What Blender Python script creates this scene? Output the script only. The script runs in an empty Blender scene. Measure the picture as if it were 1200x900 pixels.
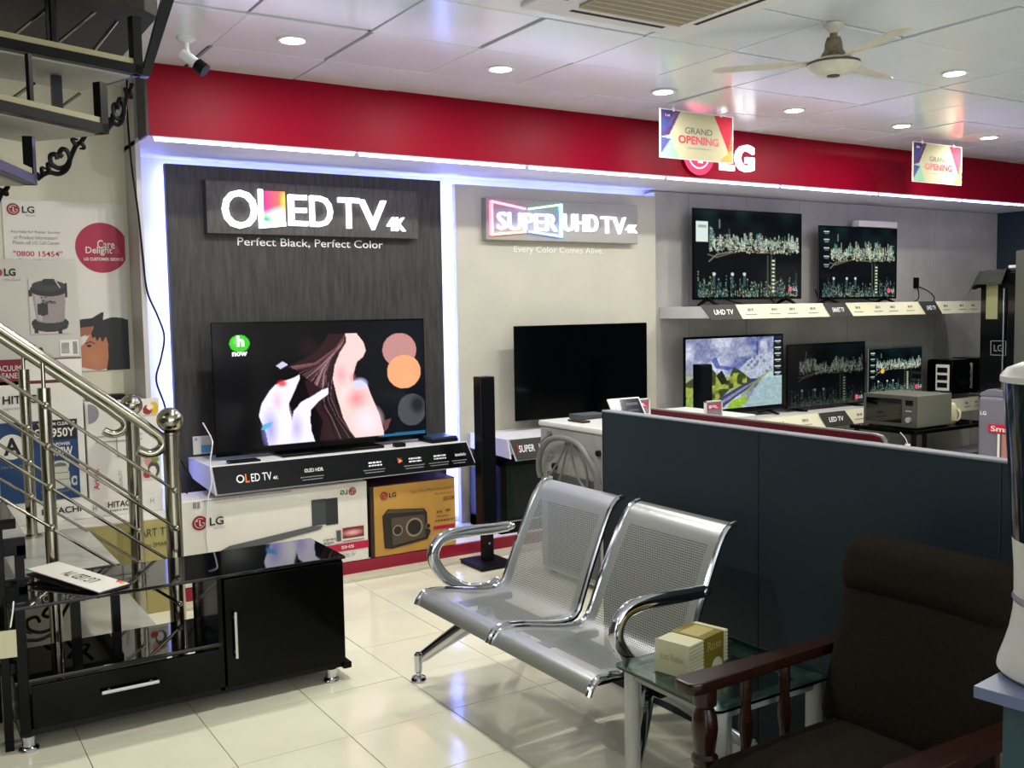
import bpy, bmesh, math, random
import numpy as np
from mathutils import Vector, Matrix, Quaternion
random.seed(7)
SC = bpy.context.scene
COL = SC.collection

# ------------------------------------------------------------------ camera, world, lights, exposure
F_PX = 1148.2221
cam_d = bpy.data.cameras.new('camera'); cam = bpy.data.objects.new('camera', cam_d); COL.objects.link(cam)
cam_d.sensor_width = 36.0; cam_d.lens = F_PX / 1200 * 36.0; cam_d.clip_start = 0.05; cam_d.clip_end = 100
yaw, pitch, roll = 0.56627874, 0.07566729, 0.01666702
f_ = Vector((math.sin(yaw)*math.cos(pitch), math.cos(yaw)*math.cos(pitch), -math.sin(pitch)))
r_ = Vector((math.cos(yaw), -math.sin(yaw), 0)); d_ = f_.cross(r_)
r2 = r_*math.cos(roll) + d_*math.sin(roll); d2 = -r_*math.sin(roll) + d_*math.cos(roll)
cam.matrix_world = Matrix(((r2.x, -d2.x, -f_.x, 0), (r2.y, -d2.y, -f_.y, 0), (r2.z, -d2.z, -f_.z, 1.66), (0, 0, 0, 1)))
SC.camera = cam
SC.view_settings.view_transform = 'Standard'; SC.view_settings.look = 'None'
SC.view_settings.gamma = 1.0; SC.view_settings.use_curve_mapping = False
SC.view_settings.exposure = 0.25

W = bpy.data.worlds.new('daylight'); SC.world = W; W.use_nodes = True
W.node_tree.nodes['Background'].inputs[0].default_value = (0.85, 0.91, 1.0, 1)
W.node_tree.nodes['Background'].inputs[1].default_value = 0.45

def area(name, loc, rot, sx, sy, power, color=(1, 1, 1), shape='RECTANGLE', spread=180):
    d = bpy.data.lights.new(name, 'AREA'); d.shape = shape; d.size = sx; d.size_y = sy
    d.energy = power; d.color = color; d.spread = math.radians(spread)
    o = bpy.data.objects.new(name, d); COL.objects.link(o); o.location = loc; o.rotation_euler = rot
    return o
# daylight falling through the shopfront glazing behind the viewer (the shop is glazed towards the street)
area('shopfront_daylight', (1.0, -3.85, 1.55), (math.radians(104), 0, 0), 6.5, 2.3, 135, (0.97, 0.98, 1.0))
DOWN_POWER = 17

# ------------------------------------------------------------------ helpers
def lin(c):
    if isinstance(c, str):
        c = c.lstrip('#'); c = [int(c[i:i+2], 16)/255 for i in (0, 2, 4)]
        return tuple(x/12.92 if x <= .04045 else ((x+.055)/1.055)**2.4 for x in c)
    return tuple(c)
MATS = {}
def mat(name, color='#808080', rough=.5, metal=0., spec=.5, bump=0., bscale=60., vary=0., vscale=4., emit=None, estr=0.,
        trans=0., ior=1.45, coat=0., stretch=None, color2=None, crough=.05, sheen=0.):
    if name in MATS: return MATS[name]
    m = bpy.data.materials.new(name); m.use_nodes = True; nt = m.node_tree; N = nt.nodes; L = nt.links
    b = N['Principled BSDF']; c = lin(color)
    b.inputs['Base Color'].default_value = (*c, 1); b.inputs['Roughness'].default_value = rough
    b.inputs['Metallic'].default_value = metal; b.inputs['Specular IOR Level'].default_value = spec
    b.inputs['IOR'].default_value = ior; b.inputs['Transmission Weight'].default_value = trans
    b.inputs['Coat Weight'].default_value = coat; b.inputs['Coat Roughness'].default_value = crough
    if sheen: b.inputs['Sheen Weight'].default_value = sheen
    if emit is not None:
        b.inputs['Emission Color'].default_value = (*lin(emit), 1); b.inputs['Emission Strength'].default_value = estr
    if vary > 0 or bump > 0:
        tc = N.new('ShaderNodeTexCoord'); mp = N.new('ShaderNodeMapping'); L.new(tc.outputs['Object'], mp.inputs[0])
        if stretch: mp.inputs['Scale'].default_value = stretch
    if vary > 0:
        n = N.new('ShaderNodeTexNoise'); n.inputs['Scale'].default_value = vscale; n.inputs['Detail'].default_value = 6
        n.inputs['Roughness'].default_value = .6
        L.new(mp.outputs[0], n.inputs['Vector']); r = N.new('ShaderNodeValToRGB'); L.new(n.outputs['Fac'], r.inputs[0])
        c2 = lin(color2) if color2 else tuple(min(1, x*(1+vary)) for x in c)
        c1 = tuple(x*(1-vary) for x in c) if not color2 else c
        r.color_ramp.elements[0].position = .32; r.color_ramp.elements[1].position = .68
        r.color_ramp.elements[0].color = (*c1, 1); r.color_ramp.elements[1].color = (*c2, 1)
        L.new(r.outputs[0], b.inputs['Base Color'])
    if bump > 0:
        n = N.new('ShaderNodeTexNoise'); n.inputs['Scale'].default_value = bscale; n.inputs['Detail'].default_value = 3
        L.new(mp.outputs[0], n.inputs['Vector'])
        bp = N.new('ShaderNodeBump'); bp.inputs['Strength'].default_value = bump; bp.inputs['Distance'].default_value = .01
        L.new(n.outputs['Fac'], bp.inputs['Height']); L.new(bp.outputs[0], b.inputs['Normal'])
    MATS[name] = m; return m
def vmat(name, rough=.5, emission=0., spec=.5, coat=0.):
    """flat print or screen image: the mesh's colour attribute"""
    if name in MATS: return MATS[name]
    m = bpy.data.materials.new(name); m.use_nodes = True; nt = m.node_tree; b = nt.nodes['Principled BSDF']
    a = nt.nodes.new('ShaderNodeVertexColor'); a.layer_name = 'print'
    b.inputs['Roughness'].default_value = rough; b.inputs['Specular IOR Level'].default_value = spec
    b.inputs['Coat Weight'].default_value = coat; b.inputs['Coat Roughness'].default_value = .03
    if emission:
        b.inputs['Base Color'].default_value = (.004, .004, .005, 1)
        nt.links.new(a.outputs[0], b.inputs['Emission Color']); b.inputs['Emission Strength'].default_value = emission
    else: nt.links.new(a.outputs[0], b.inputs['Base Color'])
    MATS[name] = m; return m

class MB:
    """collects shapes in world coordinates and links them as one mesh object"""
    def __init__(s): s.bm = bmesh.new()
    def box(s, x0, x1, y0, y1, z0, z1, bev=0., M=None, seg=2):
        t = bmesh.new(); bmesh.ops.create_cube(t, size=1)
        for v in t.verts: v.co = Vector((x0+(v.co.x+.5)*(x1-x0), y0+(v.co.y+.5)*(y1-y0), z0+(v.co.z+.5)*(z1-z0)))
        if bev > 0: bmesh.ops.bevel(t, geom=t.edges[:], offset=min(bev, .49*min(abs(x1-x0), abs(y1-y0), abs(z1-z0))), segments=seg, affect='EDGES', profile=.5)
        s._add(t, M); return s
    def _add(s, t, M=None):
        if M is not None: bmesh.ops.transform(t, matrix=M, verts=t.verts[:])
        me = bpy.data.meshes.new('tmp'); t.to_mesh(me); t.free(); s.bm.from_mesh(me); bpy.data.meshes.remove(me)
    def cyl(s, p0, p1, r, seg=20, r1=None):
        p0 = Vector(p0); p1 = Vector(p1); ax = p1-p0; t = bmesh.new()
        bmesh.ops.create_cone(t, cap_ends=True, segments=seg, radius1=r, radius2=r if r1 is None else r1, depth=ax.length)
        q = Vector((0, 0, 1)).rotation_difference(ax.normalized())
        s._add(t, Matrix.Translation((p0+p1)/2) @ q.to_matrix().to_4x4()); return s
    def sph(s, c, r, sc=(1, 1, 1), seg=24):
        t = bmesh.new(); bmesh.ops.create_uvsphere(t, u_segments=seg, v_segments=seg//2, radius=r)
        s._add(t, Matrix.Translation(c) @ Matrix.Diagonal((*sc, 1))); return s
    def lathe(s, c, prof, seg=32, M=None):
        t = bmesh.new(); rings = []
        for (r, z) in prof:
            rings.append([t.verts.new((max(r, 1e-4)*math.cos(2*math.pi*i/seg), max(r, 1e-4)*math.sin(2*math.pi*i/seg), z)) for i in range(seg)])
        for a, b in zip(rings, rings[1:]):
            for i in range(seg): t.faces.new((a[i], a[(i+1) % seg], b[(i+1) % seg], b[i]))
        t.faces.new(rings[0][::-1]); t.faces.new(rings[-1])
        s._add(t, Matrix.Translation(c) @ (M or Matrix.Identity(4))); return s
    def tube(s, path, r, seg=10, smooth=True, sub=6, flat=1.0, up=None):
        P = [Vector(p) for p in path]
        if smooth and len(P) > 2:
            Q = []
            for i in range(len(P)-1):
                a = P[max(i-1, 0)]; b = P[i]; c = P[i+1]; d = P[min(i+2, len(P)-1)]
                for k in range(sub):
                    u = k/sub; Q.append(.5*((2*b)+(-a+c)*u+(2*a-5*b+4*c-d)*u*u+(-a+3*b-3*c+d)*u**3))
            Q.append(P[-1]); P = Q
        rr = r if callable(r) else (lambda u: r)
        t = bmesh.new(); rings = []; nrm = None
        for i, p in enumerate(P):
            tg = (P[min(i+1, len(P)-1)]-P[max(i-1, 0)]).normalized()
            if nrm is None:
                nrm = Vector(up) if up else (Vector((0, 0, 1)) if abs(tg.z) < .9 else Vector((1, 0, 0)))
            nrm = (nrm - tg*nrm.dot(tg)).normalized(); bi = tg.cross(nrm); R = rr(i/max(1, len(P)-1))
            rings.append([t.verts.new(p+nrm*(R*math.cos(2*math.pi*k/seg))+bi*(R*flat*math.sin(2*math.pi*k/seg))) for k in range(seg)])
        for a, b in zip(rings, rings[1:]):
            for i in range(seg): t.faces.new((a[i], a[(i+1) % seg], b[(i+1) % seg], b[i]))
        t.faces.new(rings[0][::-1]); t.faces.new(rings[-1])
        s._add(t); return s
    def prism(s, pts, axis, a, b, bev=0.):
        """polygon pts in the two other axes, extruded along axis from a to b"""
        t = bmesh.new()
        def co(p, v): return {'x': (v, p[0], p[1]), 'y': (p[0], v, p[1]), 'z': (p[0], p[1], v)}[axis]
        A = [t.verts.new(co(p, a)) for p in pts]; B = [t.verts.new(co(p, b)) for p in pts]; n = len(pts)
        t.faces.new(A); t.faces.new(B[::-1])
        for i in range(n): t.faces.new((A[i], B[i], B[(i+1) % n], A[(i+1) % n]))
        bmesh.ops.recalc_face_normals(t, faces=t.faces[:])
        if bev: bmesh.ops.bevel(t, geom=t.edges[:], offset=bev, segments=2, affect='EDGES', profile=.5)
        s._add(t); return s
    def soft(s, c, size, e=.25, n=14, M=None, puff=0.):
        """cushion-like rounded block"""
        t = bmesh.new(); bmesh.ops.create_cube(t, size=2)
        bmesh.ops.subdivide_edges(t, edges=t.edges[:], cuts=n, use_grid_fill=True)
        r = e*min(size)
        h = [x/2 for x in size]
        for v in t.verts:
            p = Vector((v.co.x*h[0], v.co.y*h[1], v.co.z*h[2]))
            q = Vector([max(-(h[k]-r), min(h[k]-r, p[k])) for k in range(3)]); d = p-q
            if d.length > 1e-6: p = q+d.normalized()*r
            if puff:
                k = min(range(3), key=lambda a: size[a]); oth = [a for a in range(3) if a != k]
                w = max(0, 1-(p[oth[0]]/h[oth[0]])**2)*max(0, 1-(p[oth[1]]/h[oth[1]])**2)
                p[k] += math.copysign(puff*w, p[k])
            v.co = p
        s._add(t, Matrix.Translation(c) @ (M or Matrix.Identity(4))); return s
    def build(s, name, m, parent=None, smooth=True, loc=None, kind=None, label=None):
        me = bpy.data.meshes.new(name)
        o0 = Vector((0, 0, 0))
        if parent is not None:
            q = parent
            while q is not None: o0 += q.location; q = q.parent
        elif loc is not None: o0 = Vector(loc)
        bmesh.ops.translate(s.bm, vec=-o0, verts=s.bm.verts[:])
        bmesh.ops.recalc_face_normals(s.bm, faces=s.bm.faces[:])
        if smooth:
            for f in s.bm.faces: f.smooth = True
            for e in s.bm.edges:
                if len(e.link_faces) == 2 and e.calc_face_angle(0) > math.radians(34): e.smooth = False
        s.bm.to_mesh(me); s.bm.free(); me.materials.append(m)
        o = bpy.data.objects.new(name, me); COL.objects.link(o)
        if parent is not None: o.parent = parent
        elif loc is not None: o.location = loc
        if smooth and len(me.polygons) < 400: o.modifiers.new('normals', 'WEIGHTED_NORMAL').keep_sharp = True
        if kind: o['kind'] = kind
        if label: o['label'] = label
        return o
def thing(name, label, cat, loc, group=None):
    o = bpy.data.objects.new(name, None); COL.objects.link(o); o.location = loc
    o.empty_display_size = .1; o['label'] = label; o['category'] = cat
    if group: o['group'] = group
    return o
def tag(o, label, cat, group=None):
    o['label'] = label; o['category'] = cat
    if group: o['group'] = group
    return o
def wloc(o):
    v = Vector((0, 0, 0))
    while o is not None: v += o.location; o = o.parent
    return v
def copy_tree(o, parent=None):
    c = o.copy(); COL.objects.link(c)
    if parent is not None: c.parent = parent
    for ch in list(o.children): copy_tree(ch, c)
    return c
def struct(name, mb, m, parent=None, kind='structure'):
    return mb.build(name, m, parent, kind=kind if parent is None or kind == 'stuff' else None)

# ---- text as flat or raised lettering
def _text_mesh(body, bold=0., extrude=0.):
    c = bpy.data.curves.new('t', 'FONT'); c.body = body; c.size = 1; c.offset = bold; c.extrude = extrude; c.resolution_u = 3
    o = bpy.data.objects.new('t', c); COL.objects.link(o)
    bpy.context.view_layer.update()
    me = bpy.data.meshes.new_from_object(o.evaluated_get(bpy.context.evaluated_depsgraph_get()))
    bpy.data.objects.remove(o); bpy.data.curves.remove(c); return me
def text_local(body, w, h, depth=0., bold=0., flip=False):
    """text mesh scaled into a box w x h centred at origin; x right, z up, faces -y"""
    me = _text_mesh(body, bold, .5 if depth else 0.)
    n = len(me.vertices); a = np.empty(n*3, 'f'); me.vertices.foreach_get('co', a); a = a.reshape(-1, 3)
    lo = a.min(0); hi = a.max(0); sx = w/max(1e-6, hi[0]-lo[0]); sz = h/max(1e-6, hi[1]-lo[1])
    x = (a[:, 0]-(lo[0]+hi[0])/2)*sx*(-1 if flip else 1); z = (a[:, 1]-(lo[1]+hi[1])/2)*sz; y = -(a[:, 2])*depth
    b = np.stack([x, y, z], 1).astype('f'); me.vertices.foreach_set('co', b.ravel()); me.update()
    return me
def frameM(c, right, up):
    """matrix whose local x = right, z = up, y = into the surface"""
    r = Vector(right).normalized(); u = Vector(up).normalized(); u = (u-r*u.dot(r)).normalized(); y = u.cross(r)
    return Matrix(((r.x, y.x, u.x, c[0]), (r.y, y.y, u.y, c[1]), (r.z, y.z, u.z, c[2]), (0, 0, 0, 1)))
def put(me, name, m, M, parent=None):
    me.transform(Matrix.Translation(-wloc(parent)) @ M if parent is not None else M)
    me.materials.clear(); me.materials.append(m); me.name = name
    o = bpy.data.objects.new(name, me); COL.objects.link(o)
    if parent is not None: o.parent = parent
    return o
def text(body, box, y, m, parent, name='lettering', depth=0., bold=0., flip=False):
    """wall text facing -y inside box (x0,x1,z0,z1)"""
    x0, x1, z0, z1 = box
    return put(text_local(body, x1-x0, z1-z0, depth, bold, flip), name, m, frameM(((x0+x1)/2, y, (z0+z1)/2), (1, 0, 0), (0, 0, 1)), parent)
def join(objs, name):
    """merge meshes of several fresh objects (same parent, same material) into the first"""
    bm = bmesh.new()
    mt = objs[0].data.materials[0]; p = objs[0].parent
    for o in objs: bm.from_mesh(o.data)
    me = bpy.data.meshes.new(name); bm.to_mesh(me); bm.free(); me.materials.append(mt)
    for o in objs:
        old = o.data; bpy.data.objects.remove(o); bpy.data.meshes.remove(old)
    o = bpy.data.objects.new(name, me); COL.objects.link(o)
    if p is not None: o.parent = p
    return o
def texts(items, y, m, parent, name='lettering', depth=0., bold=0.):
    return [text(b, bx, y, m, parent, name, depth, bold) for b, bx in items]

# ---- painted flat prints (colour attribute on a fine grid)
class Canvas:
    def __init__(s, nx, ny, bg):
        s.nx, s.ny = nx, ny; s.a = np.empty((ny, nx, 3)); s.a[:] = lin(bg)
        s.X, s.Y = np.meshgrid((np.arange(nx)+.5)/nx, (np.arange(ny)+.5)/ny)
        s.rng = np.random.default_rng(5)
    def put(s, mask, c, alpha=1.):
        al = (mask*alpha)[..., None]; s.a = s.a*(1-al)+np.array(lin(c))*al
    def poly(s, pts, c, alpha=1.):
        m = np.zeros_like(s.X, bool); n = len(pts)
        for i in range(n):
            x0, y0 = pts[i]; x1, y1 = pts[(i+1) % n]
            if y0 == y1: continue
            m ^= ((s.Y >= min(y0, y1)) & (s.Y < max(y0, y1)) & (s.X < x0+(s.Y-y0)*(x1-x0)/(y1-y0)))
        s.put(m.astype(float), c, alpha); return s
    def ell(s, cx, cy, rx, ry, c, alpha=1., soft=0.):
        d = np.sqrt(((s.X-cx)/rx)**2+((s.Y-cy)/ry)**2)
        s.put((d < 1).astype(float) if soft == 0 else np.clip((1-d)/soft, 0, 1), c, alpha); return s
    def rect(s, x0, y0, x1, y1, c, alpha=1.):
        s.put(((s.X >= x0) & (s.X < x1) & (s.Y >= y0) & (s.Y < y1)).astype(float), c, alpha); return s
    def line(s, pts, w, c, alpha=1., asp=1.):
        for (x0, y0), (x1, y1) in zip(pts, pts[1:]):
            dx, dy = (x1-x0)*asp, y1-y0; L2 = dx*dx+dy*dy+1e-12
            t = np.clip(((s.X-x0)*asp*dx+(s.Y-y0)*dy)/L2, 0, 1)
            d = np.hypot((s.X-x0)*asp-t*dx, (s.Y-y0)-t*dy)
            s.put(np.clip((w-d)/(w*.4), 0, 1), c, alpha)
        return s
    def noise(s, nx, ny, seed=0):
        g = np.random.default_rng(seed).random((ny+2, nx+2)); x = s.X*nx; y = s.Y*ny
        i = x.astype(int); j = y.astype(int); u = x-i; v = y-j; u = u*u*(3-2*u); v = v*v*(3-2*v)
        return (g[j, i]*(1-u)+g[j, i+1]*u)*(1-v)+(g[j+1, i]*(1-u)+g[j+1, i+1]*u)*v
    def build(s, name, M, w, h, m, parent):
        """centred on M, faces local -y"""
        nx, ny = s.nx, s.ny
        xs = (np.linspace(-.5, .5, nx))*w; zs = (np.linspace(.5, -.5, ny))*h
        XX, ZZ = np.meshgrid(xs, zs); V = np.stack([XX.ravel(), np.zeros(nx*ny), ZZ.ravel()], 1)
        i = np.arange(nx*ny).reshape(ny, nx)
        Fc = np.stack([i[:-1, :-1], i[1:, :-1], i[1:, 1:], i[:-1, 1:]], -1).reshape(-1, 4)
        me = bpy.data.meshes.new(name); me.vertices.add(len(V)); me.vertices.foreach_set('co', V.ravel())
        me.loops.add(Fc.size); me.loops.foreach_set('vertex_index', Fc.ravel().astype('i'))
        me.polygons.add(len(Fc)); me.polygons.foreach_set('loop_start', np.arange(0, Fc.size, 4, dtype='i'))
        me.update(calc_edges=True)
        at = me.color_attributes.new('print', 'FLOAT_COLOR', 'POINT')
        at.data.foreach_set('color', np.concatenate([s.a.reshape(-1, 3), np.ones((nx*ny, 1))], 1).ravel().astype('f'))
        return put(me, name, m, M, parent)

def arc(cx, cz, r, a0, a1, n=20): return [(cx+r*math.cos(math.radians(a0+(a1-a0)*i/n)), cz+r*math.sin(math.radians(a0+(a1-a0)*i/n))) for i in range(n+1)]
def emblem(M, r, disc, mark, parent, depth=.002, word=None, wordmat=None, wordgap=.35, tagline=None, flip=False):
    """round face emblem (disc, open ring with its bar, centre mark, dot) and the two-letter word beside it"""
    T = Matrix.Translation(-wloc(parent)) @ M
    def emit_poly(polys, name, m, y):
        bm = bmesh.new()
        for pts in polys:
            vs = [bm.verts.new((p[0]*(-1 if flip else 1), y, p[1])) for p in pts]
            try: bm.faces.new(vs)
            except ValueError: pass
        me = bpy.data.meshes.new(name); bm.to_mesh(me); bm.free(); me.transform(T); me.materials.append(m)
        o = bpy.data.objects.new(name, me); COL.objects.link(o); o.parent = parent; return o
    if disc is not None: emit_poly([arc(0, 0, r, 0, 360, 36)[:-1]], 'emblem_disc', disc, -depth)
    w = .07*r; R = .70*r; polys = []
    a = list(range(45, 361, 9))
    for p, q in zip(a, a[1:]):
        P = [math.radians(p), math.radians(q)]
        polys.append([(R*math.cos(P[0]), R*math.sin(P[0])), (R*math.cos(P[1]), R*math.sin(P[1])), ((R-w)*math.cos(P[1]), (R-w)*math.sin(P[1])), ((R-w)*math.cos(P[0]), (R-w)*math.sin(P[0]))])
    polys.append([(.28*r, 0), (R, 0), (R, -w), (.28*r, -w)])
    polys.append([(-.06*r, .42*r), (.06*r, .42*r), (.06*r, -.42*r), (-.06*r, -.42*r)])
    polys.append([(.06*r, -.30*r), (.25*r, -.30*r), (.25*r, -.42*r), (.06*r, -.42*r)])
    polys.append(arc(-.36*r, .32*r, .11*r, 0, 360, 12)[:-1])
    emit_poly(polys, 'emblem_mark', mark, -depth-.0012)
    if word:
        hh = 1.15*r; ww = 1.9*r; cx = (r+wordgap*r+ww/2)
        me = text_local(word, ww, hh, 0, .02, flip); put(me, 'lettering', wordmat, M @ Matrix.Translation(((-cx if flip else cx), -depth, 0)), parent)
        if tagline:
            me = text_local(tagline, 1.5*r, .28*r, 0, 0, flip); put(me, 'lettering', MATS.get('grey print') or mat('grey print', '#8a8a8a'), M @ Matrix.Translation(((-cx if flip else cx)+.3*r*(-1 if flip else 1), -depth, -.95*r)), parent)
I4 = (1, 0, 0), (0, 0, 1)
def WM(x, y, z): return frameM((x, y, z), (1, 0, 0), (0, 0, 1))

# ------------------------------------------------------------------ materials
m_red = mat('fascia red', '#80011f', .45, spec=.12, vary=.06, vscale=2)
m_redp = mat('plinth red', '#8e1230', .35)
m_floor = mat('glazed floor tile', '#dfdcc6', .10, spec=.6, vary=.05, vscale=3)
m_grout = mat('tile grout', '#847e6c', .9)
m_ceil = mat('laminated ceiling tile', '#dde6ee', .20, spec=.5, vary=.03, vscale=2)
m_cgrid = mat('ceiling grid metal', '#4c4c50', .6)
m_white = mat('white paint', '#dcdce0', .45)
m_cream = mat('cream wall paint', '#d6d2bb', .7, vary=.04, vscale=1.5)
m_navy = mat('dark navy wall', '#22343e', .6)
m_pale = mat('pale display wall', '#dcdcea', .5)
m_greywall = mat('grey stucco board', '#a3a19b', .6, vary=.16, vscale=1.6, bump=.12, bscale=40)
m_beige = mat('beige stucco board', '#b7b4a4', .6, vary=.08, vscale=1.8, bump=.12, bscale=40)
m_wood = mat('charcoal oak laminate', '#211f1c', .5, color2='#3d3b36', vary=.3, vscale=5, stretch=(9, 9, .9), bump=.08, bscale=30)
m_woodb = mat('charcoal oak sign board', '#312f2b', .5, color2='#504d47', vary=.3, vscale=5, stretch=(9, 9, 1.5))
m_black = mat('black gloss lacquer', '#020303', .12, spec=.14)
m_blackm = mat('black matte plastic', '#050506', .45, spec=.25)
m_blackmetal = mat('black painted steel', '#050506', .32, spec=.3)
m_glassblk = mat('black glass', '#010202', .03, spec=.5)
m_bezel = mat('glossy black bezel', '#020303', .15, spec=.3)
m_chrome = mat('polished chrome', '#c4c6ca', .10, metal=1.)
m_steel = mat('brushed stainless rail', '#aaa695', .16, metal=1.)
m_alu = mat('silver painted steel', '#c3c6c3', .35, metal=.75)
m_letter = mat('white lit letter', '#ffffff', .4, emit='#eef0ff', estr=2.0)
m_lettersoft = mat('white print', '#e8e8ea', .5)
m_blackp = mat('black print', '#17171a', .6)
m_greyp = mat('grey print', '#85858a', .6)
m_redpr = mat('red print', '#b3123a', .5)
m_redlogo = mat('emblem red', '#8c1030', .4)
m_box = mat('white printed carton', '#d9d5cb', .55, vary=.03, vscale=5)
m_kraft = mat('ochre printed carton', '#b78a3e', .6, vary=.08, vscale=5)
m_part = mat('charcoal partition laminate', '#1a2831', .5, spec=.35, vary=.05, vscale=3)
m_edge = mat('grey edge band', '#7d828a', .5)
m_led = mat('cold backlight strip', '#ffffff', .5, emit='#8796ff', estr=34.)
m_ledtop = mat('cold backlight strip top', '#ffffff', .5, emit='#8796ff', estr=13.)
m_tube = mat('violet white tube', '#ffffff', .5, emit='#c9bcff', estr=13.)
m_lamp = mat('downlight lens', '#ffffff', .5, emit='#fffaf0', estr=14.)
m_marble = mat('grey veined marble', '#a8a89e', .22, vary=.12, vscale=4)
m_sofa = mat('brown woven fabric', '#1f1912', .95, vary=.22, vscale=90, bump=.5, bscale=320, spec=.1)
m_brwood = mat('dark brown varnished wood', '#1c0c08', .25, spec=.5, color2='#2f170d', vary=.3, vscale=10, stretch=(2, 12, 12))
m_screenoff = mat('switched off screen glass', '#010203', .10, spec=.3)
m_scr = vmat('lit screen image', .12, 1.0, spec=.25)
m_scrdim = vmat('dim screen image', .12, .8, spec=.25)
m_print = vmat('printed paper', .5)
m_signpr = vmat('printed board', .35)

# ------------------------------------------------------------------ SETTING
fl = MB().box(-3.3, 11.5, -4.3, 6.6, -.06, -.006); floor = struct('floor', fl, m_grout)
T = .44857; FX0, FY0 = .55344, 3.50726
tm = MB().box(0.0015, T-.0015, .0015, T-.0015, -.006, 0, bev=.0008, seg=1).build('tile_src', m_floor, smooth=False)
tile_me = tm.data; bpy.data.objects.remove(tm)
nfar = []
for i in range(-9, 25):
    for j in range(-18, 8):
        x = FX0+i*T; y = FY0+j*T
        if x < -3.3 or x+T > 11.5 or y < -4.2 or y+T > 6.6: continue
        if -2 <= i <= 8 and -5 <= j <= 5:
            o = bpy.data.objects.new('floor_tile', tile_me); COL.objects.link(o); o.location = (x, y, random.uniform(-.0006, .0004)); o.parent = floor
        else: nfar.append((x, y))
mb = MB()
for x, y in nfar: mb.box(x+.0015, x+T-.0015, y+.0015, y+T-.0015, -.006, 0)
o = mb.build('floor_tile', m_floor, floor, smooth=False); o['kind'] = 'stuff'

ce = MB().box(-3.3, 11.5, -4.3, 6.6, 3.02, 3.12); ceiling = struct('ceiling', ce, m_cgrid)
CX0, CY0, TC = 2.03998, 5.01315, .59974
cm = MB().box(.006, TC-.006, .006, TC-.006, 3.0, 3.02, bev=.002, seg=1).build('tile_src', m_ceil, smooth=False)
cme = cm.data; bpy.data.objects.remove(cm)
far = []
for i in range(-9, 17):
    for j in range(-16, 3):
        x = CX0+i*TC; y = CY0+j*TC
        if x < -3.3 or x+TC > 11.5 or y < -4.2: continue
        if i >= -3 and j >= -6:
            o = bpy.data.objects.new('ceiling_tile', cme); COL.objects.link(o); o.location = (x, y, random.uniform(-.003, .002)); o.parent = ceiling
            o.rotation_euler = (random.uniform(-.003, .003), random.uniform(-.003, .003), 0)
        else: far.append((x, y))
mb = MB()
for x, y in far: mb.box(x+.006, x+TC-.006, y+.006, y+TC-.006, 3.0, 3.02)
o = mb.build('ceiling_tile', m_ceil, ceiling, smooth=False); o['kind'] = 'stuff'

struct('wall_left', MB().box(-3.45, -3.3, -4.3, 6.6, 0, 3.1), mat('dark taupe side wall', '#4a463f', .7))  # unseen wall, made dark to cut light bounced onto the seating and partition
struct('wall_right', MB().box(10.45, 10.6, -4.3, 6.6, 0, 3.1), m_navy)
wb = struct('wall_back', MB().box(-3.3, 1.24, 6.15, 6.4, 0, 3.1), m_cream)
struct('wall_display', MB().box(1.24, 5.375, 6.341, 6.5, 0, 3.1), m_pale)
struct('trim_cheek', MB().box(1.235, 1.262, 5.86, 6.34, 0, 3.0), mat('pale grey panel', '#b9b7b4', .5))
# front wall (behind the viewer) with a wide shopfront opening and its glass
fw = struct('wall_front', MB().box(-3.3, -2.4, -4.15, -4.0, 0, 3.1).box(4.4, 10.45, -4.15, -4.0, 0, 3.1).box(-2.4, 4.4, -4.15, -4.0, 2.75, 3.1).box(-2.4, 4.4, -4.15, -4.0, 0, .35), m_white)
w1 = struct('window_1', MB().box(-2.4, -2.34, -4.12, -4.04, .35, 2.75).box(.95, 1.01, -4.12, -4.04, .35, 2.75).box(4.34, 4.4, -4.12, -4.04, .35, 2.75).box(-2.4, 4.4, -4.12, -4.04, 2.69, 2.75).box(-2.4, 4.4, -4.12, -4.04, .35, .41), m_alu)
# grey display boards to the right, each board a piece
wbr = struct('wall_display_right', MB().box(5.376, 10.45, 6.341, 6.5, 0, 3.1), m_pale)
bx = [5.375, 5.805, 6.49, 7.17, 7.855, 8.54, 9.225, 9.91, 10.34]
for a, b in zip(bx, bx[1:]):
    MB().box(a+.002, b-.002, 6.28, 6.34, .1, 2.62, bev=.002, seg=1).build('wall_board', m_greywall, wbr)
# dark plane at the far right end of the wall
struct('trim_end', MB().box(10.34, 10.45, 5.5, 6.34, 0, 3.0), m_navy)
# fascia: red front, left return, white soffit
fas = thing('fascia', 'long crimson fascia band running under the ceiling along the display wall', 'fascia', (1.23, 5.5, 2.62))
MB().box(1.235, 10.34, 5.5, 5.52, 2.62, 3.0).build('front_panel', m_red, fas)
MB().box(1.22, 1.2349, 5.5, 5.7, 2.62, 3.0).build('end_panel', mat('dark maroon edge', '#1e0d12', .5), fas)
MB().box(1.235, 10.34, 5.52, 6.34, 2.625, 2.65).build('soffit', m_pale, fas)
xs = [1.245, 2.43, 3.653, 4.87, 6.07, 7.29, 8.50, 9.40, 10.3]
ords = ['first', 'second', 'third', 'fourth', 'fifth', 'sixth', 'seventh', 'eighth', 'ninth', 'tenth']
for k, (a, b) in enumerate(zip(xs, xs[1:])):
    t = thing('tube_light', f'thin violet-white tube light under the red fascia, {ords[k]} from the left', 'light', ((a+b)/2, 5.515, 2.6), 'tube lights under the red fascia')
    MB().cyl((a+.02, 5.514, 2.603), (b-.02, 5.514, 2.603), .009, 10).build('tube', m_tube, t)
    MB().box(a+.008, b-.008, 5.508, 5.53, 2.610, 2.625).build('holder', m_white, t)

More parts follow.
